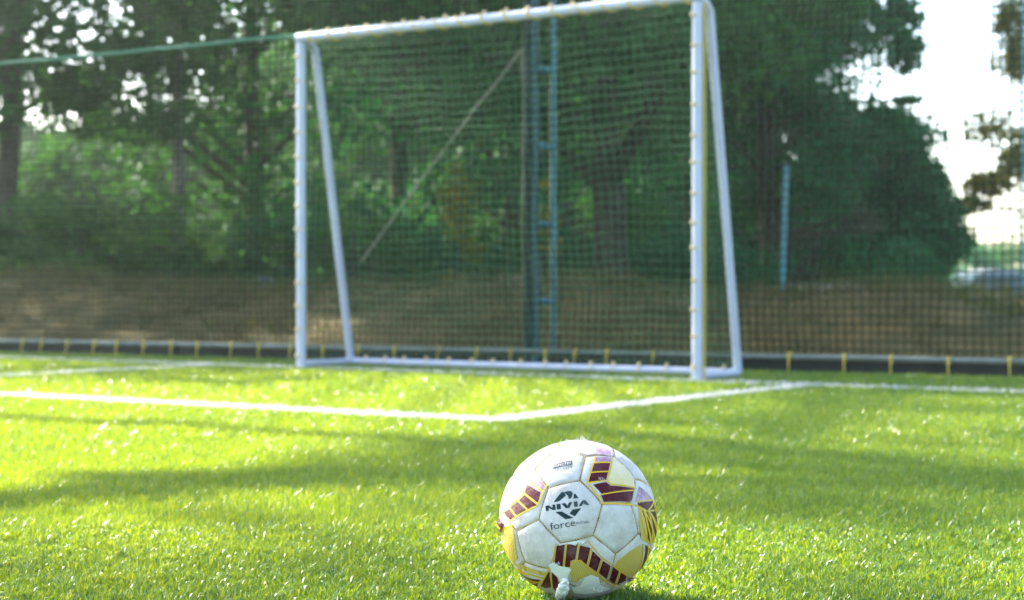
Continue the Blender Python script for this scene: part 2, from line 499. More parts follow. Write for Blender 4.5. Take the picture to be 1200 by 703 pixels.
def rope(a, b, rad, sag=0.0, n=60, wig=0.0, twist=True):
    """three laid strands as one braided rope"""
    mb = MB(); a = Vector(a); b = Vector(b); L = (b - a).length
    n = max(12, int(L / (rad * 2.2)))
    for k in range(3 if twist else 1):
        pts = []
        t = (b - a).normalized(); e1 = t.orthogonal().normalized(); e2 = t.cross(e1)
        for i in range(n + 1):
            u = i / n; p = a.lerp(b, u); p.z -= sag * 4 * u * (1 - u)
            if wig: p += Vector((0, 0, mnoise.noise(Vector((u * 9, 1.1, k * 0))) * wig))
            ph = u * L / (rad * 9) * 2 * math.pi + k * 2.094
            if twist: p += (e1 * math.cos(ph) + e2 * math.sin(ph)) * rad * 0.52
            pts.append(p)
        mb.tube(pts, rad * (0.58 if twist else 1), 5)
    return mb
# green head rope threaded through the net at about the height of the crossbar
def fence_px(px, py, d=0.0):
    """point of the net's plane seen at a pixel (its depth comes from the net)"""
    q = ray(px, py); o = FA + FN * d
    t = (o - CAMP).dot(FN) / q.dot(FN)
    return CAMP + q * t
ra = fence_px(345, 42, -0.02); rb = fence_px(0, 75, -0.02)
rd = (rb - ra)
rope(ra - rd * 0.9, ra + rd * 1.6, 0.0115, 0.0, wig=.02).build('head_rope', M_GROPE, net)
rope(fence_px(613, 58, -.02), fence_px(424, 306, -.02), 0.0065, -0.02, wig=.012).build('lacing_rope', simple('pale_rope', (.20, .19, .13), (.32, .30, .21), .6, 90, .3), net)
# bottom pipe with yellow straps
rail = empty('bottom_rail', tuple(fence(3.4, 0, 0)))
tag(rail, 'thin grey pipe weighing down the foot of the boundary net', 'rail')
mb = MB(); mb.tube([fence(-3 + k * 0.5, 0, PIPE_Z + 0.006 * mnoise.noise(Vector((k * .8, 0, 0)))) for k in range(26)], 0.0135, 10)
mb.build('pipe', M_PIPE, rail)
def peg():
    mb = MB()
    mb.torus((0, 0, PIPE_Z), FU, 0.0165, 0.0042, 12, 6, 2.0)
    mb.tube([(0, 0, PIPE_Z + .012) + tuple() if False else Vector((0, 0, PIPE_Z - .012)) - FN * .016, Vector((0, 0, .045)) - FN * .022, Vector((0.004, 0, -0.01)) - FN * .024], [.004, .004, .003], 6)
    mb.ball(Vector((0, 0, PIPE_Z + .012)) - FN * .014, .009, 1)
    return mb
pm = peg().mesh('strap'); pm.materials.append(M_YROPE); pm.shade_smooth()
strap_px = [28, 50, 80, 112, 138, 170, 202, 233, 273, 305, 342, 380, 421, 464, 515, 560, 600, 640, 675, 712, 766, 824, 868, 926, 990, 1045, 1112, 1184, 1255, 1320]
for k, px in enumerate([-60, -20] + strap_px):
    q = ground(px, 425); d_ = ray(px, 420)
    # where this column meets the pipe line
    t = (FA - CAMP).dot(FN) / d_.dot(FN); p = CAMP + d_ * t
    o = bpy.data.objects.new('strap', pm); o.location = (p.x, p.y, random.uniform(-.004, .004)); o.rotation_euler.z = random.uniform(-.15, .15)
    col.objects.link(o); o.parent = rail; o.matrix_parent_inverse = PINV(rail)
# black edging boards behind the pipe
k = 0; s = -4.0
while s < 11.5:
    L = 1.83
    mb = MB(); c_ = fence(s + L / 2, 0.075, 0.004)
    mb.box(c_, (L - .012, .03, .125), Matrix.Rotation(math.atan2(FU.y, FU.x), 3, 'Z'), .004)
    if k == 0:
        edg = empty('turf_edging', tuple(fence(3.4, .075, 0))); tag(edg, 'low black edging boards along the end of the turf', 'edging')
    mb.build('board', M_BOARD, edg); s += L; k += 1

# ------------------------------------------------------------------ lattice mast
def fs_px(px):
    d_ = ray(px, 420); t = (FA - CAMP).dot(FN) / d_.dot(FN); p = CAMP + d_ * t
    return (p - FA).dot(FU)
mastp = fence(fs_px(636), 0.11, -0.05)
mast = empty('lattice_mast', tuple(mastp)); tag(mast, 'slim teal lattice mast of pipes and rungs carrying the boundary net', 'mast')
Ym = mastp.y
def mpx(px): return (px - 600) / F * Ym
p1 = Vector((mpx(626.5), Ym - .02, 0)); p2 = Vector((mpx(648.5), Ym + .03, 0)); p3 = Vector((mpx(618.0), Ym - .0, 0))
M_MAST1 = simple('deep_teal_paint', (0.022, 0.10, 0.13), (0.045, 0.16, 0.20), 0.42, 10, 0.1)
for p, rr, mt in ((p1, .022, M_MAST1), (p2, .017, M_MAST), (p3, .030, M_MASTD)):
    mb = MB(); mb.tube([p + Vector((0, 0, -.06)), p + Vector((0, 0, 2.5)), p + Vector((0, 0, 6.2))], rr, 14); mb.build('upright', mt, mast)
def zpx(py, Y): return at(600, py, Y).z
for k in range(15):
    z = zpx(353, Ym) + k * 0.437
    mb = MB(); mb.tube([p1 + Vector((0, 0, z + .006)), p2 + Vector((0, 0, z - .006))], .019, 10); mb.build('rung', M_MAST, mast)
    mb = MB(); mb.tube([p2 + Vector((0, 0, z)), p3 + Vector((0, 0, z))], .007, 8); mb.build('brace', M_MASTD, mast)
mb = MB(); mb.box(((p1 + p2 + p3) / 3 + Vector((0, 0, -.035))), (.30, .30, .05), None, .006); mb.build('footing', simple('concrete', (.22, .22, .2), (.34, .33, .31), .9, 20, .3), mast)

# ------------------------------------------------------------------ goal
GH = 1.80; PRAD = 0.0255
goal = empty('football_goal', tuple((PL + PR) / 2)); tag(goal, 'white painted steel goal frame with sloping back stays', 'goal')
def gp(u, d, z): return PL + U * u + NB * d + Vector((0, 0, z))
Zt = Vector((0, 0, 1))
for u in (0, GW):
    mb = MB(); mb.tube([gp(u, 0, 0.0), gp(u, 0, GH - .02)], PRAD, 20); mb.build('post', M_PAINT, goal)
mb = MB(); mb.tube([gp(-PRAD, 0, GH + .01), gp(GW * .5, 0, GH + .006), gp(GW + PRAD, 0, GH + .01)], PRAD, 20); mb.build('crossbar', M_PAINT, goal)
BD, TD = 0.43, 0.11
for u in (0, GW):
    uo = .018 if u == 0 else -.0
    mb = MB(); mb.tube([gp(u, 0.02, GH - .002), gp(u, TD * .7, GH - .012), gp(u, TD + .01, GH - .045), gp(u, TD + .022, GH - .10), gp(u, BD, 0.03)], PRAD * .86, 18); mb.build('back_stay', M_PAINT, goal)
    mb = MB(); mb.tube([gp(u, 0.03, .026), gp(u, BD, .026)], PRAD * .7, 16); mb.build('side_ground_bar', M_PAINT, goal)
mb = MB(); mb.tube([gp(0, BD, .027), gp(GW, BD, .027)], PRAD * .75, 18); mb.build('rear_ground_bar', M_PAINT, goal)
# ties holding the net: a ring with a small knot
def ring_mesh(axis, knotdir):
    mb = MB(); mb.torus((0, 0, 0), axis, PRAD + .0005, .0022, 18, 6, 1.6)
    mb.ball(Vector(knotdir) * (PRAD + .006), .0105, 2); mb.ball(Vector(knotdir) * (PRAD + .009) + Vector(axis) * .009, .006, 1)
    me = mb.mesh('tie'); me.materials.append(M_TIE); me.shade_smooth(); return me
kd = Vector((-.78, -.62, 0))
tie_v = ring_mesh((0, 0, 1), kd); tie_h = ring_mesh(U, (-NB * .25 + Zt * .97).normalized())
def place(name, me, loc, parent, rz=0):
    o = bpy.data.objects.new(name, me); o.location = loc; o.rotation_euler.z = rz
    col.objects.link(o); o.parent = parent; o.matrix_parent_inverse = PINV(parent)
    return o
for u in (0, GW):
    for k in range(13):
        place('tie', tie_v, gp(u, 0, .07 + k * .137 + random.uniform(-.012, .012)), goal, random.uniform(-.2, .2))
for k in range(19):
    place('tie', tie_h, gp(.06 + k * .131 + random.uniform(-.015, .015), 0, GH + .008), goal)
for k in range(16):
    o = place('tie', tie_h, gp(.10 + k * .15 + random.uniform(-.02, .02), BD, .027), goal); o.scale = (.92, .92, .92)

# goal net
gnet = empty('goal_net', tuple((PL + PR) / 2 + NB * .3)); tag(gnet, 'slack pale green net hung inside the white goal frame', 'goal net')
GC = 0.047
def gsheet(fn, lu, lv):
    nu, nv = max(2, int(lu / GC)), max(2, int(lv / GC)); P = np.zeros((nu + 1, nv + 1, 3), np.float32)
    for i in range(nu + 1):
        for j in range(nv + 1):
            P[i, j] = fn(i / nu, j / nv)
    return P
def back(u, v):
    e = math.sin(math.pi * u) ** .5 * math.sin(math.pi * v) ** .6 if 0 < u < 1 and 0 < v < 1 else 0
    z = .03 + (GH - .06) * (1 - v); d = TD + (BD - TD) * v
    a = mnoise.noise(Vector((u * 3.1, v * 3, 8.1))); b = mnoise.noise(Vector((u * 8, v * 7, 3.3))); c_ = mnoise.noise(Vector((u * 15, v * 11, .3)))
    sag = math.sin(math.pi * u) * .03
    return gp(u * GW + e * .02 * b, d + e * (.02 + .07 * a), z + e * (.05 * a + .03 * b + .018 * c_) - sag * (1 - v))
link('back_panel', net_mesh('goal_back', gsheet(back, GW, GH), .0023), M_GNET, gnet, smooth=False)
def side_(uu, sgn):
    def f(u, v):
        z = .03 + (GH - .05) * (1 - v); d = u * (TD + (BD - TD) * v)
        e = math.sin(math.pi * u) * math.sin(math.pi * v)
        return gp(uu + sgn * e * .03 * mnoise.noise(Vector((u * 3, v * 5, uu))), d, z + e * .03 * mnoise.noise(Vector((u * 4, v * 6, uu + 4))))
    return f
for uu, sg in ((0, 1), (GW, -1)):
    link('side_panel', net_mesh('goal_side', gsheet(side_(uu, sg), .42, GH), .0017), M_GNET, gnet, smooth=False)
link('roof_panel', net_mesh('goal_roof', gsheet(lambda u, v: gp(u * GW, v * TD, GH - .01 - .03 * math.sin(math.pi * u) * v), GW, TD), .0017), M_GNET, gnet, smooth=False)
# yellow edge rope of that net: along the crossbar (wound) and down the post
mb = MB(); pts = []
for i in range(560):
    u = i / 559; a = u * 17 * 2 * math.pi
    pts.append(gp(u * GW, math.cos(a) * (PRAD + .004), GH + .008 + math.sin(a) * (PRAD + .004)))
mb.tube(pts, .0042, 5); mb.build('edge_rope', M_YROPE, gnet)
rope(gp(GW + PRAD + .008, .012, GH - .02), gp(GW + PRAD + .006, .012, .01), .0055, wig=0).build('edge_rope', M_YROPE, gnet)

# ================================================================== BALL
BR = 0.1094
BY = 2.365
BC = at(677.5, 608.0, BY)
BC.z = max(BC.z, 0.0)
ball = empty('football', tuple(BC)); tag(ball, 'worn white football with maroon and gold panels and torn lining on the grass', 'football')
to_cam = (CAMP - BC).normalized(); rt = Vector((1, 0, 0)); rt = (rt - to_cam * rt.dot(to_cam)).normalized(); up_ = to_cam.cross(rt)
def on_ball(px, py, lift=0.0):
    d = ray(px, py).normalized(); o = CAMP - BC
    b = o.dot(d); c_ = o.dot(o) - BR * BR; D = b * b - c_
    if D <= 0: p = o - d * b
    else: p = o + d * (-b - math.sqrt(D))
    return p.normalized()
def c1p(x, y): return on_ball(550 + x / 3.3, 490 + y / 3.3)         # coordinates read off an enlarged detail
def c3p(x, y): return on_ball(580 + x / 6.0, 510 + y / 6.0)
# truncated icosahedron, centred on the white hexagon with the lettering
ph = (1 + 5 ** .5) / 2
ico = [Vector(v).normalized() for v in [(0, a, b * ph) for a in (-1, 1) for b in (-1, 1)] + [(a, b * ph, 0) for a in (-1, 1) for b in (-1, 1)] + [(b * ph, 0, a) for a in (-1, 1) for b in (-1, 1)]]
el = min((ico[0] - v).length for v in ico[1:])
tri = [(i, j, k) for i in range(12) for j in range(i) for k in range(j) if all((ico[x] - ico[y]).length < el * 1.05 for x, y in ((i, j), (j, k), (i, k)))]
t0 = tri[0]; cen = (ico[t0[0]] + ico[t0[1]] + ico[t0[2]]).normalized(); pv = ico[t0[0]]
pvt = (pv - cen * pv.dot(cen)).normalized()
A0 = Matrix((pvt.cross(cen).normalized(), pvt, cen))                   # rows: right, up, out
hexc = c1p(388, 357); topd = c1p(352, 188)
upv = (topd - hexc * topd.dot(hexc)).normalized(); rgt = upv.cross(hexc)
B0 = Matrix((rgt, upv, hexc)).transposed()
ROT = B0 @ A0
ico = [ROT @ v for v in ico]
panels = []                                                             # (kind, centre, corner directions)
def corner(i, j): return (ico[i] * 2 + ico[j]).normalized() if False else (ico[i] * (2 / 3) + ico[j] * (1 / 3)).normalized()
def order(c, ps):
    a = c.orthogonal().normalized(); b = c.cross(a)
    return sorted(ps, key=lambda p: math.atan2(p.dot(b), p.dot(a)))
for i in range(12):
    nb = [j for j in range(12) if j != i and (ico[i] - ico[j]).length < el * 1.05]
    panels.append(('pentagon_panel', ico[i], order(ico[i], [corner(i, j) for j in nb])))
for t in tri:
    c_ = (ico[t[0]] + ico[t[1]] + ico[t[2]]).normalized()
    panels.append(('hexagon_panel', c_, order(c_, [corner(a, b) for a in t for b in t if a != b])))
def leather(name, c1, c2, dirt=0.5, hatch=None):
    m, nt, b = nodes(name)
    tc = N(nt, 'ShaderNodeTexCoord')
    n1 = N(nt, 'ShaderNodeTexNoise', i_Scale=26.0, i_Detail=6.0, i_Roughness=.7)
    n2 = N(nt, 'ShaderNodeTexNoise', i_Scale=150.0, i_Detail=3.0)
    n3 = N(nt, 'ShaderNodeTexVoronoi', i_Scale=900.0)
    for n_ in (n1, n2, n3): nt.links.new(tc.outputs['Object'], n_.inputs['Vector'])
    base = N(nt, 'ShaderNodeRGB'); base.outputs[0].default_value = (*c1, 1)
    src = base.outputs[0]
    if hatch:
        wv = N(nt, 'ShaderNodeTexWave', i_Scale=hatch[0], i_Distortion=0.3); wv.bands_direction = 'DIAGONAL'
        nt.links.new(tc.outputs['Object'], wv.inputs['Vector'])
        rp = ramp(nt, [(.35, c1), (.6, hatch[1])]); nt.links.new(wv.outputs['Color'], rp.inputs['Fac']); src = rp.outputs['Color']
    r1 = ramp(nt, [(.5 - .12 * dirt, (0, 0, 0)), (.78 - .12 * dirt, (1, 1, 1))]); nt.links.new(n1.outputs['Fac'], r1.inputs['Fac'])
    mx = N(nt, 'ShaderNodeMix', data_type='RGBA'); ml = N(nt, 'ShaderNodeMath', operation='MULTIPLY'); ml.inputs[1].default_value = dirt
    nt.links.new(r1.outputs['Color'], ml.inputs[0]); nt.links.new(ml.outputs[0], mx.inputs[0]); nt.links.new(src, mx.inputs[6]); mx.inputs[7].default_value = (*c2, 1)
    r2 = ramp(nt, [(.62, (0, 0, 0)), (.74, (1, 1, 1))]); nt.links.new(n2.outputs['Fac'], r2.inputs['Fac'])
    mx2 = N(nt, 'ShaderNodeMix', data_type='RGBA'); ml2 = N(nt, 'ShaderNodeMath', operation='MULTIPLY'); ml2.inputs[1].default_value = .55 * dirt
    nt.links.new(r2.outputs['Color'], ml2.inputs[0]); nt.links.new(ml2.outputs[0], mx2.inputs[0]); nt.links.new(mx.outputs[2], mx2.inputs[6]); mx2.inputs[7].default_value = (*c2, 1)
    nt.links.new(mx2.outputs[2], b.inputs['Base Color'])
    b.inputs['Roughness'].default_value = .42; b.inputs['Specular IOR Level'].default_value = .2
    bp = N(nt, 'ShaderNodeBump', i_Strength=.25, i_Distance=.0006); nt.links.new(n3.outputs['Distance'], bp.inputs['Height'])
    bp2 = N(nt, 'ShaderNodeBump', i_Strength=.35, i_Distance=.002); nt.links.new(n2.outputs['Fac'], bp2.inputs['Height']); nt.links.new(bp.outputs['Normal'], bp2.inputs['Normal'])
    nt.links.new(bp2.outputs['Normal'], b.inputs['Normal'])
    return m
L_WHITE = leather('white_leather', (.64, .61, .58), (.34, .305, .24), .7)
L_MAROON = leather('maroon_print', (.075, .003, .009), (.50, .40, .40), .22)
L_FADED = leather('faded_maroon_print', (.30, .13, .20), (.72, .66, .70), .8)
L_YEL = leather('yellow_print', (.70, .44, .012), (.72, .62, .35), .3)
L_GOLD = leather('gold_print', (.50, .36, .045), (.52, .46, .24), .45, (230.0, (.60, .46, .12)))
L_PALEG = leather('pale_gold_print', (.66, .60, .42), (.72, .70, .62), .6, (230.0, (.72, .52, .14)))
L_INK = leather('dark_green_ink', (.008, .03, .032), (.45, .5, .5), .25)
L_INKT = leather('thin_ink', (.03, .045, .05), (.45, .5, .5), .2)
L_PINKINK = leather('faded_pink_ink', (.62, .45, .50), (.75, .7, .7), .3)
L_LINING = leather('torn_lining', (.84, .84, .82), (.55, .54, .50), .5)
L_CORE = simple('seam_thread', (.05, .045, .03), (.16, .13, .07), .9, 200)
def sph_patch(c, corners, nsub, fn):
    """triangle-fan patch over a spherical polygon, barycentric grid; fn(dir, edge distance) -> radius"""
    bm = bmesh.new(); K = len(corners)
    for a in range(K):
        A, B = corners[a], corners[(a + 1) % K]
        rows = []
        for i in range(nsub + 1):
            row = []
            for j in range(i + 1):
                w1 = i / nsub; u = j / i if i else 0
                p = (c * (1 - w1) + (A * (1 - u) + B * u) * w1).normalized()
                row.append(bm.verts.new(p * fn(p, A, B)))
            rows.append(row)
        for i in range(nsub):
            for j in range(i + 1):
                bm.faces.new((rows[i][j], rows[i + 1][j], rows[i + 1][j + 1]))
                if j < i: bm.faces.new((rows[i][j], rows[i + 1][j + 1], rows[i][j + 1]))
    bmesh.ops.remove_doubles(bm, verts=bm.verts, dist=1e-5)
    bmesh.ops.recalc_face_normals(bm, faces=bm.faces)
    return bm
def edge_r(p, A, B):
    n_ = A.cross(B).normalized(); d = abs(p.dot(n_)) * BR
    return BR * (1 - 0.016 * math.exp(-(d / .0017) ** 2) - 0.006 * math.exp(-(d / .006) ** 2))
def prad(p):
    return BR
panel_obj = []
for nm, c_, cs in panels:
    bm = sph_patch(c_, cs, 22, edge_r)
    for v in bm.verts:
        v.co *= 1 + .0035 * mnoise.noise(v.co * 38) * 1.0
        v.co += BC
    if sum((f.normal.dot(c_) for f in bm.faces)) < 0: bmesh.ops.reverse_faces(bm, faces=bm.faces)
    me = bpy.data.meshes.new(nm); bm.to_mesh(me); bm.free()
    o = link(nm, me, L_WHITE, ball); panel_obj.append((c_, o))
mb = MB(); mb.ball(BC, BR * .9835, 4); mb.build('bladder', L_CORE, ball)
def nearest_panel(d): return max(panel_obj, key=lambda q: q[0].dot(d))[1]
def decal_bm(dirs, lift, maxe=.0045):
    """polygon of directions -> triangulated, refined, laid on the sphere"""
    c_ = sum(dirs, Vector()).normalized(); a = c_.orthogonal().normalized(); b = c_.cross(a)
    flat = [Vector((d.dot(a) / max(.12, d.dot(c_)), d.dot(b) / max(.12, d.dot(c_)), 0)) for d in dirs]
    bm = bmesh.new(); vs_ = [bm.verts.new(f) for f in flat]
    for t in tessellate_polygon([flat]):
        try: bm.faces.new([vs_[i] for i in t])
        except ValueError: pass
    for _ in range(7):
        es = [e for e in bm.edges if e.calc_length() * BR > maxe]
        if not es: break
        bmesh.ops.subdivide_edges(bm, edges=es, cuts=1); bmesh.ops.triangulate(bm, faces=[f for f in bm.faces if len(f.verts) > 3])
    for v in bm.verts:
        d = (c_ + a * v.co.x + b * v.co.y).normalized()
        v.co = BC + d * (BR * (1 + .0035 * mnoise.noise(d * BR * 38)) + lift)
    bm.normal_update()
    for f in bm.faces:
        if f.normal.dot(f.calc_center_median() - BC) < 0: f.normal_flip()
    return bm, c_
PRN = {}
def decal(dirs, mat, name, lift=.0004):
    bm, c_ = decal_bm(dirs, lift)
    key = (nearest_panel(c_), mat.name + (str(len(PRN)) if name == 'torn_lining' else ''), name)
    PRN.setdefault(key, (mat, []))[1].append(bm)
def flush_decals():
    for (pan, mn, name), (mat, bms) in PRN.items():
        full = bmesh.new()
        for b in bms:
            tmp = bpy.data.meshes.new('t'); b.to_mesh(tmp); b.free(); full.from_mesh(tmp); bpy.data.meshes.remove(tmp)
        me = bpy.data.meshes.new(name); full.to_mesh(me); full.free(); me.materials.append(mat); me.shade_smooth()
        o = bpy.data.objects.new(name, me); col.objects.link(o); o.parent = pan; o.matrix_parent_inverse = PINV(pan)
def poly(pts, mat, name, lift=.0004, tr=c1p): decal([tr(*p) for p in pts], mat, name, lift)
def stroke(pts, w, mat, name, lift=.0007, tr=c1p):
    """line of width w (in the detail's pixels)"""
    for (x0, y0), (x1, y1) in zip(pts, pts[1:]):
        L = math.hypot(x1 - x0, y1 - y0)
        if L < .01: continue
        nx, ny = -(y1 - y0) / L * w / 2, (x1 - x0) / L * w / 2; ex, ey = (x1 - x0) / L * w * .3, (y1 - y0) / L * w * .3
        poly([(x0 - ex + nx, y0 - ey + ny), (x1 + ex + nx, y1 + ey + ny), (x1 + ex - nx, y1 + ey - ny), (x0 - ex - nx, y0 - ey - ny)], mat, name, lift, tr)
MA, YE, GO, FD, PG = (L_MAROON, 'maroon_print'), (L_YEL, 'yellow_print'), (L_GOLD, 'gold_print'), (L_FADED, 'faded_print'), (L_PALEG, 'pale_gold_print')
# hexagon above right of the lettering
poly([(489, 149), (550, 151), (545, 170), (482, 170)], *FD)
poly([(480, 174), (544, 173), (537, 205), (471, 206)], *MA)
poly([(469, 211), (536, 208), (527, 240), (459, 247)], *MA)
poly([(478, 256), (529, 246), (546, 260), (638, 272), (634, 277), (512, 292)], *MA)
poly([(508, 297), (634, 281), (626, 322), (520, 322)], *MA)
poly([(556, 160), (598, 182), (634, 240), (640, 266), (546, 252), (536, 236)], *PG)
stroke([(488, 148), (457, 246), (513, 328), (632, 334)], 6, *YE)
stroke([(480, 172), (546, 172)], 5, *YE); stroke([(468, 210), (538, 206)], 5, *YE); stroke([(456, 249), (530, 242)], 5, *YE)
stroke([(552, 152), (532, 238), (547, 256), (640, 269)], 5, *YE); stroke([(508, 295), (570, 284), (636, 278)], 5, *YE)
poly([(492, 108), (545, 120), (560, 132), (552, 146), (488, 140)], *FD)
poly([(390, 104), (470, 100), (488, 138), (455, 141), (420, 128)], L_PINKINK, 'faded_print')
# hexagon below the lettering
for q in ([(338, 492), (369, 487), (361, 572), (331, 566)], [(379, 487), (419, 482), (410, 543), (396, 548), (388, 574), (370, 572)],
          [(428, 490), (468, 499), (452, 566), (419, 545)], [(477, 511), (508, 541), (492, 592), (461, 569)],
          [(516, 549), (546, 568), (530, 619), (500, 596)], [(555, 573), (578, 588), (560, 636), (541, 622)], [(586, 593), (608, 606), (602, 628), (570, 640)]):
    poly(q, *MA)
for q in ([(375, 484), (366, 573)], [(423, 484), (414, 546)], [(473, 500), (456, 568)], [(512, 543), (496, 595)], [(582, 588), (564, 640)]): stroke(q, 6, *YE)
poly([(402, 549), (430, 547), (470, 577), (498, 602), (520, 628), (470, 610), (440, 612), (410, 634), (394, 628), (388, 590)], *GO)
stroke([(391, 582), (394, 552), (430, 547), (500, 602), (548, 642), (570, 650)], 5, *YE)
stroke([(336, 484), (330, 525), (312, 576), (296, 600)], 5, *YE); stroke([(455, 470), (512, 536), (555, 566), (612, 606)], 4, *YE)
poly([(612, 612), (650, 606), (644, 628), (622, 636)], leather('red_flap_print', (.30, .012, .05), (.6, .4, .45), .2), 'red_print', .002)
# panel under the lower left pentagon
poly([(288, 612), (310, 590), (318, 650), (296, 655), (272, 645)], *MA); poly([(320, 592), (340, 612), (352, 650), (338, 672), (324, 652)], *MA)
poly([(184, 586), (276, 622), (268, 632), (200, 602)], *MA); poly([(204, 608), (268, 634), (262, 648), (230, 634)], *MA)
stroke([(182, 578), (240, 602), (282, 614)], 5, *YE); stroke([(196, 602), (270, 632)], 5, *YE); stroke([(226, 634), (276, 628)], 5, *YE)
stroke([(312, 576), (276, 640), (266, 652)], 6, *YE); stroke([(316, 594), (322, 660)], 4, *YE)
poly([(192, 556), (296, 594), (288, 606), (240, 596), (186, 572)], *GO)
# hexagon left of the lettering
poly([(246, 226), (284, 246), (288, 262), (278, 284), (228, 244)], *FD)
poly([(222, 252), (276, 286), (266, 326), (216, 288)], *MA)
poly([(192, 318), (214, 296), (262, 334), (232, 354)], *MA); poly([(160, 346), (188, 322), (226, 356), (186, 376)], *MA); poly([(136, 362), (156, 348), (182, 378), (158, 392)], *MA)
stroke([(228, 240), (284, 282)], 6, *YE); stroke([(213, 290), (266, 332)], 6, *YE); stroke([(190, 318), (230, 356)], 6, *YE); stroke([(158, 346), (184, 380)], 6, *YE)
stroke([(304, 250), (272, 318), (262, 338), (160, 396)], 5, *YE); stroke([(216, 268), (206, 300), (158, 340)], 5, *YE)
poly([(200, 214), (226, 236), (212, 266), (204, 296), (158, 334), (140, 330), (160, 272)], *PG)
# gold panel on the far left with a lifted red edge
poly([(128, 420), (168, 416), (178, 470), (188, 540), (172, 556), (136, 500), (124, 456)], *GO)
stroke([(126, 440), (150, 416), (170, 412)], 5, *YE); stroke([(132, 490), (160, 540), (180, 566)], 4, *YE)
poly([(108, 396), (124, 384), (136, 404), (126, 436), (116, 444)], L_MAROON, 'red_print', .003)
stroke([(112, 402), (130, 424)], 5, *YE, .0045)
# right hand panels
poly([(572, 548), (620, 512), (662, 486), (668, 520), (652, 584), (628, 606), (606, 600), (562, 572)], *GO)
stroke([(672, 486), (668, 540), (650, 590), (626, 612), (560, 572)], 5, *YE)
poly([(680, 488), (700, 505), (690, 560), (662, 606), (650, 604), (670, 560)], *MA); stroke([(690, 490), (684, 545), (660, 604)], 4, *YE)
poly([(652, 340), (714, 336), (729, 400), (716, 470), (700, 488), (664, 470), (656, 400)], *GO, lift=.0002)
poly([(656, 262), (690, 290), (708, 316), (650, 322), (640, 318)], *FD)
poly([(650, 326), (708, 320), (716, 350), (690, 356), (652, 336)], *MA)
poly([(668, 356), (690, 362), (704, 420), (702, 480), (690, 470)], *MA); poly([(698, 360), (718, 358), (726, 410), (716, 470), (710, 420)], *MA)
stroke([(640, 334), (672, 352), (690, 420), (700, 486)], 6, *YE); stroke([(650, 322), (708, 316), (724, 360)], 5, *YE); stroke([(672, 352), (704, 418), (712, 476)], 5, *YE)
stroke([(690, 356), (712, 320)], 5, *YE); stroke([(692, 358), (722, 430)], 5, *YE); stroke([(660, 358), (672, 420), (690, 478)], 4, *YE)
# lettering on the white hexagon
INK = (L_INK, 'emblem'); 
poly([(413, 468), (468, 398), (482, 396), (500, 422), (452, 462)], *INK, tr=c3p)
poly([(486, 400), (506, 391), (536, 390), (548, 408), (536, 440), (520, 446), (514, 424)], *INK, tr=c3p)
poly([(556, 408), (566, 410), (588, 440), (552, 443)], *INK, tr=c3p)
poly([(425, 537), (470, 533), (552, 578), (496, 588)], *INK, tr=c3p)
poly([(524, 548), (546, 520), (608, 509), (562, 568)], *INK, tr=c3p)
GL = {'N': [(0, 0), (0, 1), (.34, 1), (.70, .42), (.70, 1), (1, 1), (1, 0), (.68, 0), (.30, .58), (.30, 0)], 'I': [(0, 0), (0, 1), (1, 1), (1, 0)],
      'V': [(0, 1), (.36, 1), (.53, .42), (.70, 1), (1, 1), (.68, 0), (.36, 0)], 'A': [(0, 0), (.36, 1), (.66, 1), (1, 0), (.72, 0), (.64, .24), (.42, .24), (.46, .44), (.56, .44), (.51, .66), (.27, 0)]}
b0, b1 = Vector((360, 531)), Vector((664, 487))
for ch, xa, xb in (('N', 0, .225), ('I', .255, .345), ('V', .365, .62), ('I', .65, .735), ('A', .755, 1)):
    P_ = []
    for gx, gy in GL[ch]:
        q = b0.lerp(b1, xa + (xb - xa) * gx) + Vector((-4, -37)) * gy; P_.append((q.x, q.y))
    poly(P_, L_INK, 'lettering', tr=c3p, lift=.0005)
def text_mesh(body, p0, p1, hgt, mat, name, tr, off=0.0, lift=.0005):
    """type set along a baseline given in the detail's pixels, fitted to its length"""
    cu = bpy.data.curves.new('t', 'FONT'); cu.body = body; cu.fill_mode = 'FRONT'; cu.offset = off; cu.resolution_u = 3
    ob = bpy.data.objects.new('t', cu); col.objects.link(ob)
    dg = bpy.context.evaluated_depsgraph_get(); me = bpy.data.meshes.new_from_object(ob.evaluated_get(dg))
    bpy.data.objects.remove(ob); bpy.data.curves.remove(cu)
    xs = [v.co.x for v in me.vertices]; ys = [v.co.y for v in me.vertices]; x0, x1_, y1_ = min(xs), max(xs), max(ys)
    p0, p1 = Vector(p0), Vector(p1); perp = Vector((p1.y - p0.y, -(p1.x - p0.x))).normalized()
    for v in me.vertices:
        q = p0.lerp(p1, (v.co.x - x0) / (x1_ - x0)) + perp * (v.co.y / y1_ * hgt)
        d = tr(q.x, q.y); v.co = BC + d * (BR * (1 + .0035 * mnoise.noise(d * BR * 38)) + lift)
    me.materials.append(mat)
    o = bpy.data.objects.new(name, me); col.objects.link(o); o.parent = nearest_panel(tr(p0.x, p0.y)); o.matrix_parent_inverse = PINV(o.parent)
text_mesh('force', (392, 662), (568, 632), 48, L_INKT, 'lettering', c3p)
text_mesh('FUTSAL', (574, 626), (666, 611), 18, L_INKT, 'lettering', c3p)
poly([(402, 207), (542, 174), (544, 205), (405, 236)], L_INKT, 'stamp_bar', tr=c3p)
text_mesh('INSPECTED', (410, 229), (538, 199), 17, L_WHITE, 'stamp_lettering', c3p, lift=.0009)
text_mesh('FIFA', (428, 176), (512, 158), 17, L_PINKINK, 'stamp_lettering', c3p)
text_mesh('1014479', (428, 252), (545, 229), 20, L_INKT, 'stamp_lettering', c3p)
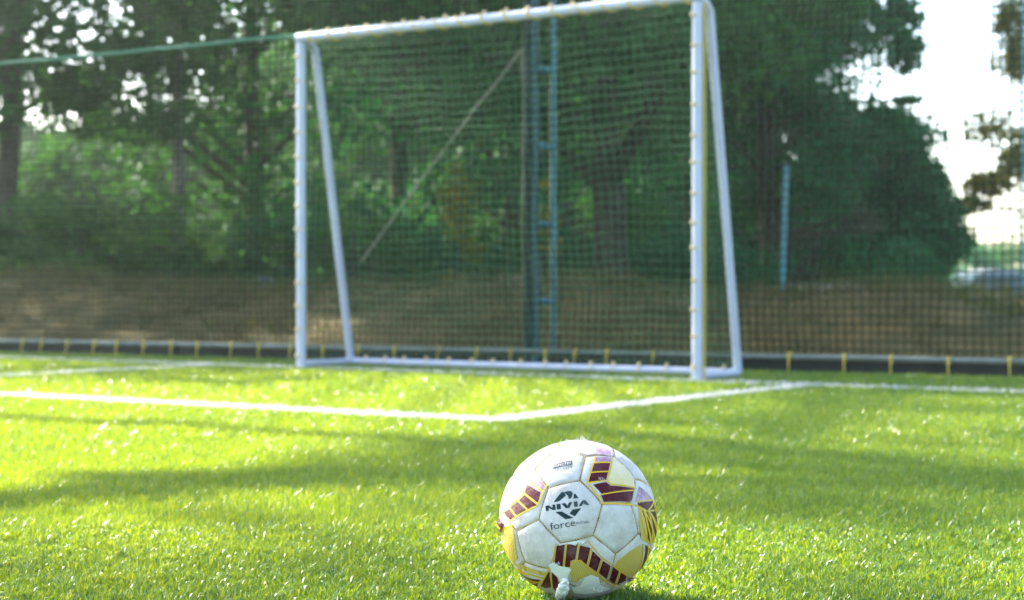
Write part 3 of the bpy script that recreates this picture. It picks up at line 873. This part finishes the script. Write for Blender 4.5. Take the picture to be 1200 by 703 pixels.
# exposed lining and torn flap
poly([(306, 560), (330, 556), (346, 566), (372, 572), (396, 580), (382, 606), (388, 636), (366, 648), (344, 612), (320, 590)], L_LINING, 'torn_lining', .0012)
poly([(396, 652), (430, 642), (446, 612), (470, 602), (500, 612), (506, 640), (548, 656), (480, 674), (404, 672)], L_LINING, 'torn_lining', .0009)
poly([(345, 484), (400, 474), (450, 470), (440, 482), (420, 478), (412, 490), (380, 482), (350, 490)], L_LINING, 'torn_lining', .0009)
flush_decals()
rb_ = np.random.default_rng(91); nb_ = 2600
ang = rb_.uniform(0, 2 * np.pi, nb_); rad_ = rb_.uniform(.035, .10, nb_)
bxy = np.stack([BC.x + np.cos(ang) * rad_, BC.y + np.sin(ang) * rad_], 1)
V, Ff, lt, c = blades(bxy, .014, .027, .0019, True, 777)
me = np_mesh('crushed_grass', V, Ff, lt); attr(me, 'rnd', c)
tag(link('crushed_grass', me, M_BLADE, smooth=False), 'longer turf blades pushed up around the football', 'grass', kind='stuff')
fl = MB()
fp = [(352, 618), (372, 612), (388, 628), (386, 650), (380, 670), (362, 692), (346, 690), (336, 678), (342, 650)]
fc = c1p(362, 652)
ring0 = [BC + c1p(*p) * (BR + .0015) for p in fp]
ring1 = [BC + c1p(362 + (x - 362) * random.uniform(.85, 1.2), 652 + (y - 652) * random.uniform(.85, 1.1)) * (BR + .004 + .004 * random.random()) for x, y in fp]
ring2 = [BC + c1p(362 + (x - 362) * .55, 652 + (y - 652) * .6) * (BR + .005 + .006 * random.random()) for x, y in fp]
k = len(fp)
fl.add(ring0 + ring1 + ring2 + [BC + fc * (BR + .010)], [(i, (i + 1) % k, k + (i + 1) % k, k + i) for i in range(k)] + [(k + i, k + (i + 1) % k, 2 * k + (i + 1) % k, 2 * k + i) for i in range(k)] + [(2 * k + i, 2 * k + (i + 1) % k, 3 * k) for i in range(k)])
fo = link('torn_flap', fl.mesh('torn_flap'), L_LINING, ball)
sb = fo.modifiers.new('sub', 'SUBSURF'); sb.levels = sb.render_levels = 3
tx = bpy.data.textures.new('crumple', 'CLOUDS'); tx.noise_scale = .007; tx.noise_depth = 2
dm = fo.modifiers.new('crumple', 'DISPLACE'); dm.texture = tx; dm.strength = .007; dm.mid_level = .5; dm.texture_coords = 'GLOBAL'
# frayed fibres along worn seams
fr = MB(); rf = random.Random(4)
def fibre(px, py, n, L):
    for _ in range(n):
        d = c1p(px + rf.uniform(-22, 22), py + rf.uniform(-8, 8)); o = BC + d * BR
        t = (d + Vector((rf.uniform(-1, 1), rf.uniform(-1, 1), rf.uniform(-.6, 1))) * .8).normalized(); l = L * rf.uniform(.4, 1)
        q = t.orthogonal().normalized() * rf.uniform(-.5, .5) * l
        fr.tube([o, o + t * l * .5 + q * .3, o + t * l + q], [.00035, .0003, .00012], 4, False)
for a in ((432, 92, 26, .009), (370, 98, 14, .006), (560, 150, 12, .006), (118, 400, 14, .009), (120, 480, 12, .008), (520, 240, 10, .006), (640, 320, 10, .006), (330, 560, 14, .007), (350, 684, 14, .008), (500, 655, 12, .007), (440, 480, 12, .005), (626, 622, 12, .007)): fibre(*a)
tag(fr.build('frayed_fibres', L_LINING, ball), kind='stuff')
# stitches sunk in the seams
st = MB()
done = set()
for nm, c_, cs in panels:
    for a in range(len(cs)):
        A, B = cs[a], cs[(a + 1) % len(cs)]
        key = tuple(sorted([tuple(round(x, 3) for x in A), tuple(round(x, 3) for x in B)]))
        if key in done: continue
        done.add(key)
        mid = (A + B).normalized()
        if mid.dot(to_cam) < -.3: continue
        m = 11; sidev = mid.cross((B - A).normalized())
        for q in range(m):
            d = A.lerp(B, (q + .5) / m).normalized(); w = (B - A) * (.32 / m)
            st.tube([BC + (d * BR * .9885) - w * BR + sidev * .0012, BC + d * BR * .9895, BC + (d * BR * .9885) + w * BR - sidev * .0012], .00042, 4, False)
tag(st.build('stitching', L_YEL, ball), kind='stuff')

# ================================================================== TREES
LEAF = {
    'dark': leafy('dark_leaf', [(0, (.026, .085, .022)), (.6, (.050, .145, .034)), (1, (.085, .19, .042))], .27, (1.25, 1.35, .4), .65, .1),
    'mid': leafy('mid_leaf', [(0, (.035, .095, .020)), (.6, (.072, .165, .034)), (1, (.14, .215, .040))], .34, (1.4, 1.35, .35), .65, .1),
    'cool': leafy('cool_leaf', [(0, (.018, .10, .036)), (.6, (.034, .155, .056)), (1, (.060, .205, .074))], .27, (1.1, 1.4, .5), .65, .1),
    'yellow': leafy('yellow_leaf', [(0, (.06, .12, .02)), (.5, (.18, .20, .03)), (1, (.40, .31, .05))], .5, (1.5, 1.2, .4), .6, .1),
}
def leaves(name, centers, radii, counts, size, mat, parent, seed, holes=()):
    r = np.random.default_rng(seed); cs = []; sh = []
    for c_, rd, n in zip(centers, radii, counts):
        d = r.normal(size=(n, 3)); d /= np.linalg.norm(d, axis=1, keepdims=True)
        rr = r.random(n) ** .45
        p = np.array(c_) + d * rr[:, None] * np.array(rd)
        cs.append(p); sh.append(np.full(n, r.random()))
    p = np.concatenate(cs); sh = np.concatenate(sh)
    for hc, hr in holes:
        k_ = np.linalg.norm((p - np.array(hc)) / np.array(hr), axis=1) > 1; p, sh = p[k_], sh[k_]
    n = len(p)
    a = r.normal(size=(n, 3)); a[:, 2] -= .35; a /= np.linalg.norm(a, axis=1, keepdims=True)
    b = np.cross(a, r.normal(size=(n, 3))); b /= np.linalg.norm(b, axis=1, keepdims=True) + 1e-9
    L = size * (.6 + .8 * r.random(n))[:, None]; W = L * .42
    V = np.stack([p - a * L * .5, p + b * W * .5, p + a * L * .5, p - b * W * .5], 1).reshape(-1, 3)
    Fq = (np.arange(n) * 4)[:, None] + np.arange(4)[None]
    me = np_mesh(name, V, Fq.ravel(), np.full(n, 4)); attr(me, 'rnd', np.repeat(np.clip(.55 * r.random(n) + .45 * sh, 0, 1), 4))
    return link(name, me, mat, parent, smooth=False)
def tree(name, label, x, y, H, tr, crown, nleaf, leafsize, mat, seed, bark=M_BARK, lean=(0, 0), clumps=70, holes=(), csize=.75, group=None, z0=None, extra=()):
    """crown: list of (z fraction, radius) giving the outline; limbs run to the clumps"""
    rr = random.Random(seed); s, d = fsd(x, y); zb = ground_h(s, d) - .1 if z0 is None else z0
    root = empty(name, (x, y, zb)); tag(root, label, 'tree' if 'tree' in name else 'shrub', group)
    top = Vector((x + lean[0], y + lean[1], zb + H))
    def axis(f):
        w = Vector((mnoise.noise(Vector((seed, f * 2.3, 0))), mnoise.noise(Vector((seed, f * 2.3, 9))), 0)) * H * .035
        return Vector((x, y, zb)).lerp(top, f) + w * min(1, f * 3)
    mb = MB(); n = 14
    mb.tube([axis(i / n * .96) for i in range(n + 1)], [tr * (1.25 - .25 * min(1, i * .8)) * (1 - .9 * (i / n) ** 1.1) + .008 for i in range(n + 1)], 10)
    zs = [c_[0] for c_ in crown]; rs = [c_[1] for c_ in crown]
    cen, rad, cnt = [], [], []
    for k in range(clumps):
        f = zs[0] + (zs[-1] - zs[0]) * (rr.random() ** .9)
        Rm = float(np.interp(f, zs, rs)); a = rr.random() * 2 * math.pi; q = Rm * math.sqrt(rr.uniform(.05, 1))
        c_ = axis(f) + Vector((math.cos(a) * q, math.sin(a) * q, rr.uniform(-.3, .3)))
        cr = csize * rr.uniform(.55, 1.15)
        cen.append(tuple(c_)); rad.append((cr * rr.uniform(.9, 1.5), cr * rr.uniform(.9, 1.5), cr * rr.uniform(.5, .85))); cnt.append(int(nleaf / clumps))
        if k % 2 == 0:
            f0 = max(.04, f - q / H * .55); p0 = axis(f0); md = p0.lerp(c_, .55) + Vector((0, 0, .12 * q))
            tr0 = tr * (1 - .9 * f0) * .42 + .006
            mb.tube([p0, md, c_], [tr0, tr0 * .6, .006], 6, False)
    for e in extra:
        cen.append(tuple(e[0])); rad.append(e[1]); cnt.append(e[2])
        if len(extra) > 30 and len(cen) % 11: continue
        b0_ = axis(min(.9, max(.1, (e[0][2] - zb - .4) / H))); mb.tube([b0_, b0_.lerp(Vector(e[0]), .5) + Vector((0, 0, .15)), Vector(e[0])], [tr * .3, tr * .2, .006] if len(extra) < 30 else [.03, .014, .004], 6, False)
    mb.build('trunk', bark, root)
    leaves('crown', cen, rad, cnt, leafsize, mat, root, seed, holes)
    return root
def X(px, Y): return (px - 600) / F * Y
# sky gaps between the boughs of the thin trees on the left
gaps = []
for px, py, w, h in [(142, 8, 34, 56), (100, 54, 30, 34), (118, 74, 32, 26), (158, 92, 36, 30), (62, 152, 28, 20), (115, 172, 50, 28), (275, 22, 26, 36), (222, 190, 16, 22), (92, 10, 26, 20), (145, 108, 16, 14)]:
    for Y_ in range(15, 33):
        q = at(px, py, Y_); gaps.append((tuple(q), (w / F * Y_ * .27, 1.0, h / F * Y_ * .27)))
tree('pine_tree', 'tall dark tree with a thick bare trunk standing behind the goal', X(716, 20), 20, 13, .20, [(.16, 2.0), (.3, 3.2), (.6, 3.4), (1, .6)], 30000, .17, LEAF['dark'], 21, clumps=90, csize=.95)
tree('slender_tree', 'slender pale-barked tree behind the bank, left of the goal', X(211, 23), 23, 14, .085, [(.17, 1.4), (.35, 2.6), (.7, 2.6), (1, .5)], 19000, .20, LEAF['dark'], 22, M_BARKP, clumps=60, holes=gaps, csize=.8)
tree('leaning_tree', 'leaning grey tree with heavy dark boughs beside the bank', X(-4, 20), 20, 14, .12, [(.14, 1.5), (.3, 2.8), (.6, 3.2), (1, .8)], 30000, .205, LEAF['dark'], 23, M_BARK, lean=(1.5, 0), clumps=60, holes=gaps, csize=.85)
tree('broad_tree', 'broad tree with yellowing boughs behind the left goal post', X(300, 27), 27, 13, .15, [(.10, 2.0), (.3, 3.4), (.7, 3.2), (1, .6)], 26000, .20, LEAF['dark'], 24, clumps=75, holes=gaps, csize=.95)
tree('broad_tree', 'dense tree filling the space behind the goal mouth, left of the mast', X(470, 25), 25, 13, .14, [(.08, 1.8), (.25, 2.9), (.7, 3.2), (1, .6)], 30000, .17, LEAF['cool'], 25, clumps=85, csize=.95)
tree('broad_tree', 'shadowy tree standing behind the lattice mast', X(600, 31), 31, 14, .16, [(.08, 2.2), (.25, 3.4), (.7, 3.4), (1, .6)], 28000, .19, LEAF['dark'], 26, clumps=80, csize=1.05)
tree('broad_tree', 'deep green tree behind the right goal post', X(815, 29), 29, 14, .15, [(.12, 2.0), (.25, 3.0), (.7, 3.2), (1, .6)], 30000, .18, LEAF['cool'], 27, clumps=85, csize=1.0)
tree('dense_tree', 'dense full green tree edging the patch of open sky', X(905, 24), 24, 12, .14, [(.085, 1.75), (.16, 1.85), (.25, 1.8), (.4, 1.5), (.7, 1.9), (1, .5)], 38000, .15, LEAF['cool'], 28, clumps=100, csize=.72,
     extra=[(at(1062, 62, 24), (.26, .4, .34), 420), (at(1050, 20, 24), (.4, .4, .3), 500), (at(1060, 118, 24), (.25, .3, .06), 90), (at(1092, 225, 24), (.3, .4, .35), 600)] + [(at(px_, py_, 24), (.42, .5, .36), 750) for px_, py_ in ((1058, 170), (1072, 205), (1048, 225), (1098, 250), (1070, 262), (1108, 282), (1085, 300), (1050, 295), (1040, 150))])
tree('distant_tree', 'hazy tree far back at the dark end of the bank', X(95, 36), 36, 3.3, .15, [(.08, 2.6), (.3, 3.0), (1, .8)], 14000, .22, LEAF['dark'], 29, clumps=50, csize=1.1, holes=gaps)
tree('distant_tree', 'far tree glimpsed between the mast and the thick trunk', X(665, 42), 42, 14, .18, [(.06, 2.6), (.3, 3.6), (1, .8)], 20000, .24, LEAF['cool'], 30, clumps=60, csize=1.25)
tree('distant_tree', 'far tree glimpsed through the left half of the goal', X(385, 42), 42, 14, .18, [(.06, 3.0), (.3, 4.0), (1, .8)], 22000, .24, LEAF['dark'], 31, clumps=60, csize=1.3)
tree('yellowing_tree', 'thin tree with yellowing leaves beside the parked car', X(1235, 26), 26, 9, .09, [(.2, .9), (.3, 1.0), (.6, 1.6), (1, .5)], 6500, .15, LEAF['yellow'], 32, clumps=34, csize=.5,
     extra=[(at(1185, 25, 26), (.3, .4, .45), 420), (at(1192, 70, 26), (.16, .3, .4), 260), (at(1160, 215, 26), (.42, .4, .2), 420), (at(1195, 190, 26), (.32, .4, .3), 420), (at(1140, 240, 26), (.3, .4, .14), 200)])
# undergrowth along the bank
bush = [(30, 18.5, 1.0, 'dark', 'low dark bush at the foot of the leaning tree'), (95, 17.5, .75, 'mid', 'yellow-flecked low bush on the left end of the bank'), (165, 18.5, .95, 'mid', 'leafy green bush beside the slender pale tree'),
        (255, 19, .8, 'dark', 'dark bush between the slender tree and the blue sheet'), (335, 19.5, .95, 'cool', 'green bush behind the left goal post'), (415, 19, 1.1, 'mid', 'bush behind the sloping left back stay'),
        (480, 20, .9, 'cool', 'bush in the shade behind the goal net'), (575, 21, .95, 'dark', 'dark bush beside the foot of the lattice mast'), (660, 21, .9, 'cool', 'bush between the mast and the thick trunk'),
        (760, 22, .7, 'cool', 'small bush right of the thick trunk'), (855, 21, 1.0, 'cool', 'bush behind the right back stay'), (1045, 20.5, .75, 'cool', 'low bush behind the grey gravel heap'),
        (1140, 72, 2.5, 'cool', 'bush beyond the parked car under open sky'), (1195, 74, 3.0, 'dark', 'taller bush beyond the parked car under open sky'), (1040, 27, .9, 'dark', 'bush at the edge of the open sky patch')]
for i, (px, Y, h, mt, lb) in enumerate(bush):
    w = 1.0 if h < 2 else 2.2
    tree('shrub', lb, X(px, Y), Y, h, .035, [(.1, .75 * w), (.5, .95 * w), (1, .45 * w)], 3600, .10 * w, LEAF[mt], 60 + i, clumps=22, csize=.36 * w, group='bushes along the earth bank')
tree('sapling_tree', 'sapling behind the goal net, leaves coloured yellow to imitate sunlit foliage', X(538, 17.5), 17.5, 1.55, .02, [(.35, .14), (.6, .22), (1, .08)], 700, .085, LEAF['yellow'], 90, clumps=16, csize=.17)  # yellow leaf colour stands in for foliage lit through by the sun
tree('sapling_tree', 'thin sapling seen between the pipes of the mast, sunlit yellow put into its leaf colour', X(637, 17.0), 17.0, 1.25, .015, [(.3, .10), (.6, .14), (1, .06)], 380, .08, LEAF['yellow'], 91, clumps=12, csize=.13)  # same sunlit yellow put into the leaf colour
# wood far behind, one mass
r_ = np.random.default_rng(515); cen, rad, cnt = [], [], []
for k in range(560):
    px = r_.uniform(-260, 1025); Y = r_.uniform(46, 56)
    top = np.interp(px, [-260, 0, 250, 330, 420, 960, 1000, 1025], [5.2, 4.2, 4.4, 6.5, 9.5, 9.5, 5.0, 3.0])
    cen.append((X(px, Y), Y, r_.uniform(-.4, top))); cr = r_.uniform(.9, 1.7); cnt.append(150); rad.append((cr * 1.3, cr, cr * .8))
wd = leaves('distant_wood', cen, rad, cnt, .6, leafy('far_leaf', [(0, (.010, .035, .010)), (.6, (.022, .065, .016)), (1, (.05, .09, .02))], .3, (1.2, 1.3, .4), .65, .1), None, 516)
tag(wd, 'dark far-off wood closing the view behind the trees', 'wood', kind='stuff')
# tall trees outside the view, added towards the sun to shade pitch and bank
def shade_clump(px, py, h, r, n):  # leaf clump set up the sun ray from the spot it shades
    g = ground(px, py); t = h / SUNV.z
    return (g + SUNV * t, r, n)
ex = []
rs_ = random.Random(3)
def band(p0, p1, h0, h1, k, r, n):
    for i in range(k):
        u = i / (k - 1); ex.append(shade_clump(p0[0] + (p1[0] - p0[0]) * u + rs_.uniform(-12, 12), p0[1] + (p1[1] - p0[1]) * u + rs_.uniform(-3, 3), h0 + (h1 - h0) * u + rs_.uniform(-.3, .3), (r, r, r * .7), n))
band((-60, 578), (330, 552), 9.0, 9.8, 20, .11, 20)
band((100, 552), (330, 546), 9.0, 9.8, 8, .08, 14)
band((330, 546), (1250, 562), 9.8, 9.4, 40, .06, 9)
band((-40, 479), (640, 516), 9.5, 10.0, 40, .03, 6)
band((620, 492), (1220, 552), 8.6, 9.0, 44, .045, 8)
band((900, 545), (1230, 552), 8.6, 9.0, 20, .05, 9)
band((560, 516), (1000, 545), 9.5, 10.0, 18, .05, 7)
for k in range(190):                                   # loose sprays giving half shade
    px = rs_.uniform(560, 1230); py = rs_.uniform(490, 590)
    ex.append(shade_clump(px, py, rs_.uniform(12, 14), (.3, .3, .2), 4))
for k in range(95):
    py = rs_.uniform(515, 560); px = rs_.uniform(560 - (py - 490) * 4, 620)
    ex.append(shade_clump(px, py, rs_.uniform(12, 14), (.2, .2, .2), 4))
for k in range(60):
    py = rs_.uniform(450, 490); px = rs_.uniform(900 - (py - 450) * 6, 1230)
    ex.append(shade_clump(px, py, rs_.uniform(11, 12.5), (.3, .3, .2), 5))
for k in range(270):
    px = rs_.uniform(-60, 1150); py = rs_.uniform(572, 760)
    if 520 < px < 960 and py > 600: continue
    if px > 1090 and py > 630: continue
    ex.append(shade_clump(px, py, rs_.uniform(13, 15.5), (.22, .22, .2), 4))
tree('tall_tree', 'tall airy tree out of view towards the sun, leaf sprays placed to shade the pitch', -8.5, 22.8, 16.5, .2, [(.30, 1.6), (.42, 2.4), (.55, 2.0)], 5000, .14, LEAF['mid'], 120, clumps=36, csize=.6, extra=ex, holes=gaps)
ex2 = []
for k in range(16):
    px = rs_.uniform(-60, 330); py = rs_.uniform(424, 446)
    ex2.append(shade_clump(px, py, rs_.uniform(9, 11), (.5, .5, .4), 30))
tree('tall_tree', 'tall full tree out of view beyond the far left corner, leaf clumps placed for shade', -16, 27, 15, .2, [(.2, 2.2), (.45, 3.4), (.8, 3.0), (1, .8)], 16000, .2, LEAF['dark'], 121, clumps=70, csize=.95, extra=ex2, holes=gaps)
tree('tall_tree', 'tall spreading tree behind the left end of the bank', -8.2, 26, 16, .2, [(.2, 2.2), (.45, 3.4), (.8, 3.0), (1, .8)], 16000, .26, LEAF['dark'], 122, clumps=70, csize=.95, holes=gaps)
tree('tall_tree', 'stout tree added beyond the left end of the bank to shade it', -9.8, 20.5, 11.5, .18, [(.3, 2.4), (.6, 3.0), (1, 1.2)], 24000, .2, LEAF['dark'], 123, clumps=80, csize=.95, holes=gaps)

# ------------------------------------------------------------------ poles and other things beyond the net
def steel_pole(px0, py0, px1, py1, Y, rad, name, label, rail_to=None):
    a = at(px0, py0, Y); b = at(px1, py1, Y); s, d = fsd(b.x, b.y); g = ground_h(s, d) - .1
    root = empty(name, (b.x, b.y, g)); tag(root, label, 'pole')
    mb = MB(); mb.tube([Vector((b.x, b.y, g)), b, a], rad, 12); mb.build('shaft', M_MAST, root)
    mb = MB(); mb.ball(a, rad * 1.15, 2, (1, 1, .6)); mb.build('cap', M_MAST, root)
    if rail_to:
        c_ = at(*rail_to, Y); mb = MB(); mb.tube([b, c_], rad * .6, 8); mb.build('rail', M_PIPE, root)
    return root
steel_pole(921, 196, 917, 333, 19, .027, 'steel_pole', 'pale blue steel pole standing in front of the dense tree', (972, 333))
steel_pole(1199, -40, 1199, 330, 15.5, .011, 'steel_pole', 'tall slim teal pole near the parked car')
# gravel heap
def heap(name, label, c_, rx, ry, h, mat, seed, cat='heap'):
    bm = bmesh.new(); bmesh.ops.create_icosphere(bm, subdivisions=5, radius=1)
    bmesh.ops.delete(bm, geom=[v for v in bm.verts if v.co.z < -.35], context='VERTS')
    for v in bm.verts:
        n_ = 1 + .22 * mnoise.noise(v.co * 2.2 + Vector((seed, 0, 0))) + .10 * mnoise.noise(v.co * 7 + Vector((seed, 4, 0))) + .05 * mnoise.noise(v.co * 19)
        v.co = Vector((c_[0] + v.co.x * rx * n_, c_[1] + v.co.y * ry * n_, c_[2] + v.co.z * h * n_))
    me = bpy.data.meshes.new(name); bm.to_mesh(me); bm.free(); o = link(name, me, mat); tag(o, label, cat)
    return o
q = at(992, 345, 17.5)
heap('gravel_heap', 'pale grey gravel heap behind the bank, left of the car', (q.x, q.y, q.z - .02), .36, .5, .12, simple('pale_gravel', (.34, .33, .31), (.52, .50, .47), .95, 40, .9), 3.0)
q = at(598, 352, 14.8)
heap('soil_mound', 'rounded pale soil mound on the bank beside the mast', (q.x, q.y, q.z - .06), .22, .3, .25, simple('pale_soil', (.26, .21, .14), (.38, .32, .23), .95, 12, .9), 8.0, 'mound')
q = at(309, 336, 18.2)
heap('blue_sheet', 'crumpled blue plastic sheet lying behind the bank', (q.x, q.y, q.z + .02), .12, .2, .09, simple('blue_plastic', (.006, .05, .09), (.014, .09, .15), .55, 30, .6), 12.0, 'plastic sheet')

# ------------------------------------------------------------------ parked car
CY = 60.0
cg = at(1178, 338, CY); cs_, cd_ = fsd(cg.x, cg.y)
zc = zpx(367, CY)
car = empty('parked_car', (X(1146, CY), CY, zc), R(24)); tag(car, 'blue hatchback with a pale roof parked beyond the earth bank', 'car')
M_CAR = simple('blue_car_paint', (.001, .045, .075), (.002, .06, .095), .45, 3, 0, .3)
M_ROOF = simple('pale_roof', (.24, .27, .33), (.30, .33, .39), .4, 3, 0, .4)  # roof coloured paler than the body
M_GLASS = simple('car_glass', (.002, .035, .05), (.003, .045, .06), .5, 3, 0, .3)
M_TYRE = simple('tyre_rubber', (.015, .015, .015), (.03, .03, .03), .8, 30)
M_RIM = simple('alloy_rim', (.5, .5, .52), (.62, .62, .64), .25, 10, 0, .5, .8)
M_LAMP = simple('lamp_glass', (.7, .7, .68), (.85, .85, .82), .1, 10)
MC = Matrix.Translation(car.location) @ Matrix.Rotation(R(24), 4, 'Z')
def cw(p): return MC @ Vector(p)
def profile(name, prof, hw0, hw1, mat, top):
    """side outline (x, z) lofted across; width narrows with height"""
    mb = MB(); n_ = len(prof); ys = [-1, -.92, -.5, 0, .5, .92, 1]
    for yy in ys:
        for x_, z_ in prof:
            f = min(1, max(0, (z_ - .55) / .9)); hw = hw0 * (1 - f) + hw1 * f
            inset = 1 - (.05 if abs(yy) == 1 else 0)
            cx = .0; mb.v.append(tuple(cw((cx + (x_ - cx) * inset, yy * hw, .75 + (z_ - .75) * inset))))
    for a in range(len(ys) - 1):
        for k_ in range(n_):
            k2 = (k_ + 1) % n_; mb.f.append([a * n_ + k_, a * n_ + k2, (a + 1) * n_ + k2, (a + 1) * n_ + k_])
    mb.f.append(list(range(n_))[::-1]); mb.f.append([(len(ys) - 1) * n_ + k_ for k_ in range(n_)])
    return mb.build(name, mat, car)
profile('body', [(-2.0, .30), (-2.05, .55), (-1.98, .78), (-1.1, .95), (-.6, 1.0), (1.75, 1.02), (1.95, .95), (2.0, .6), (1.95, .30)], .84, .80, M_CAR, 0)
profile('cabin', [(-1.08, .94), (-.45, 1.40), (1.35, 1.43), (1.82, 1.0)], .80, .62, M_GLASS, 0)
profile('roof', [(-.52, 1.405), (-.40, 1.46), (.4, 1.52), (1.25, 1.49), (1.42, 1.43)], .66, .60, M_ROOF, 0)
for x_ in (-1.28, 1.28):
    for y_ in (-.78, .78):
        mb = MB(); mb.torus(cw((x_, y_, .31)), MC.to_3x3() @ Vector((0, 1, 0)), .235, .085, 24, 10, 1.2); w_ = mb.build('wheel', M_TYRE, car)
        mb = MB(); mb.tube([cw((x_, y_ - .07, .31)), cw((x_, y_ + .07, .31))], .2, 20); rm = mb.build('rim', M_RIM, None); rm.parent = w_; rm.matrix_parent_inverse = PINV(w_)
for y_ in (-.6, .6):
    mb = MB(); mb.ball(cw((-1.98, y_, .72)), .13, 2, (.6, 1.2, .7)); mb.build('headlight', M_LAMP, car)
for y_ in (-.82, .82):
    for xa, xb in ((-.35, -.30), (.52, .58)):
        mb = MB(); mb.tube([cw((xa, y_ * .97, 1.0)), cw((xb, y_ * .80, 1.40))], .03, 6); mb.build('door_pillar', M_CAR, car)
    mb = MB(); mb.ball(cw((-.62, y_ * 1.08, 1.02)), .1, 2, (.6, 1, .7)); mb.build('mirror', M_CAR, car)

# ------------------------------------------------------------------ haze volume added to imitate veiling glare
hz = MB()
hz.box((0, 38, 9.0), (150, 180, 24.0))
m_h = bpy.data.materials.new('glare_haze'); m_h.use_nodes = True
nt = m_h.node_tree
nt.nodes.remove(nt.nodes['Principled BSDF'])
pvn = N(nt, 'ShaderNodeVolumePrincipled')
pvn.inputs['Color'].default_value = (.80, .97, .86, 1)
pvn.inputs['Density'].default_value = 0.0014
pvn.inputs['Anisotropy'].default_value = 0.72
nt.links.new(pvn.outputs[0], nt.nodes['Material Output'].inputs['Volume'])
tag(hz.build('haze', m_h, smooth=False), 'thin haze volume added over the scene to imitate backlight glare', kind='stuff')
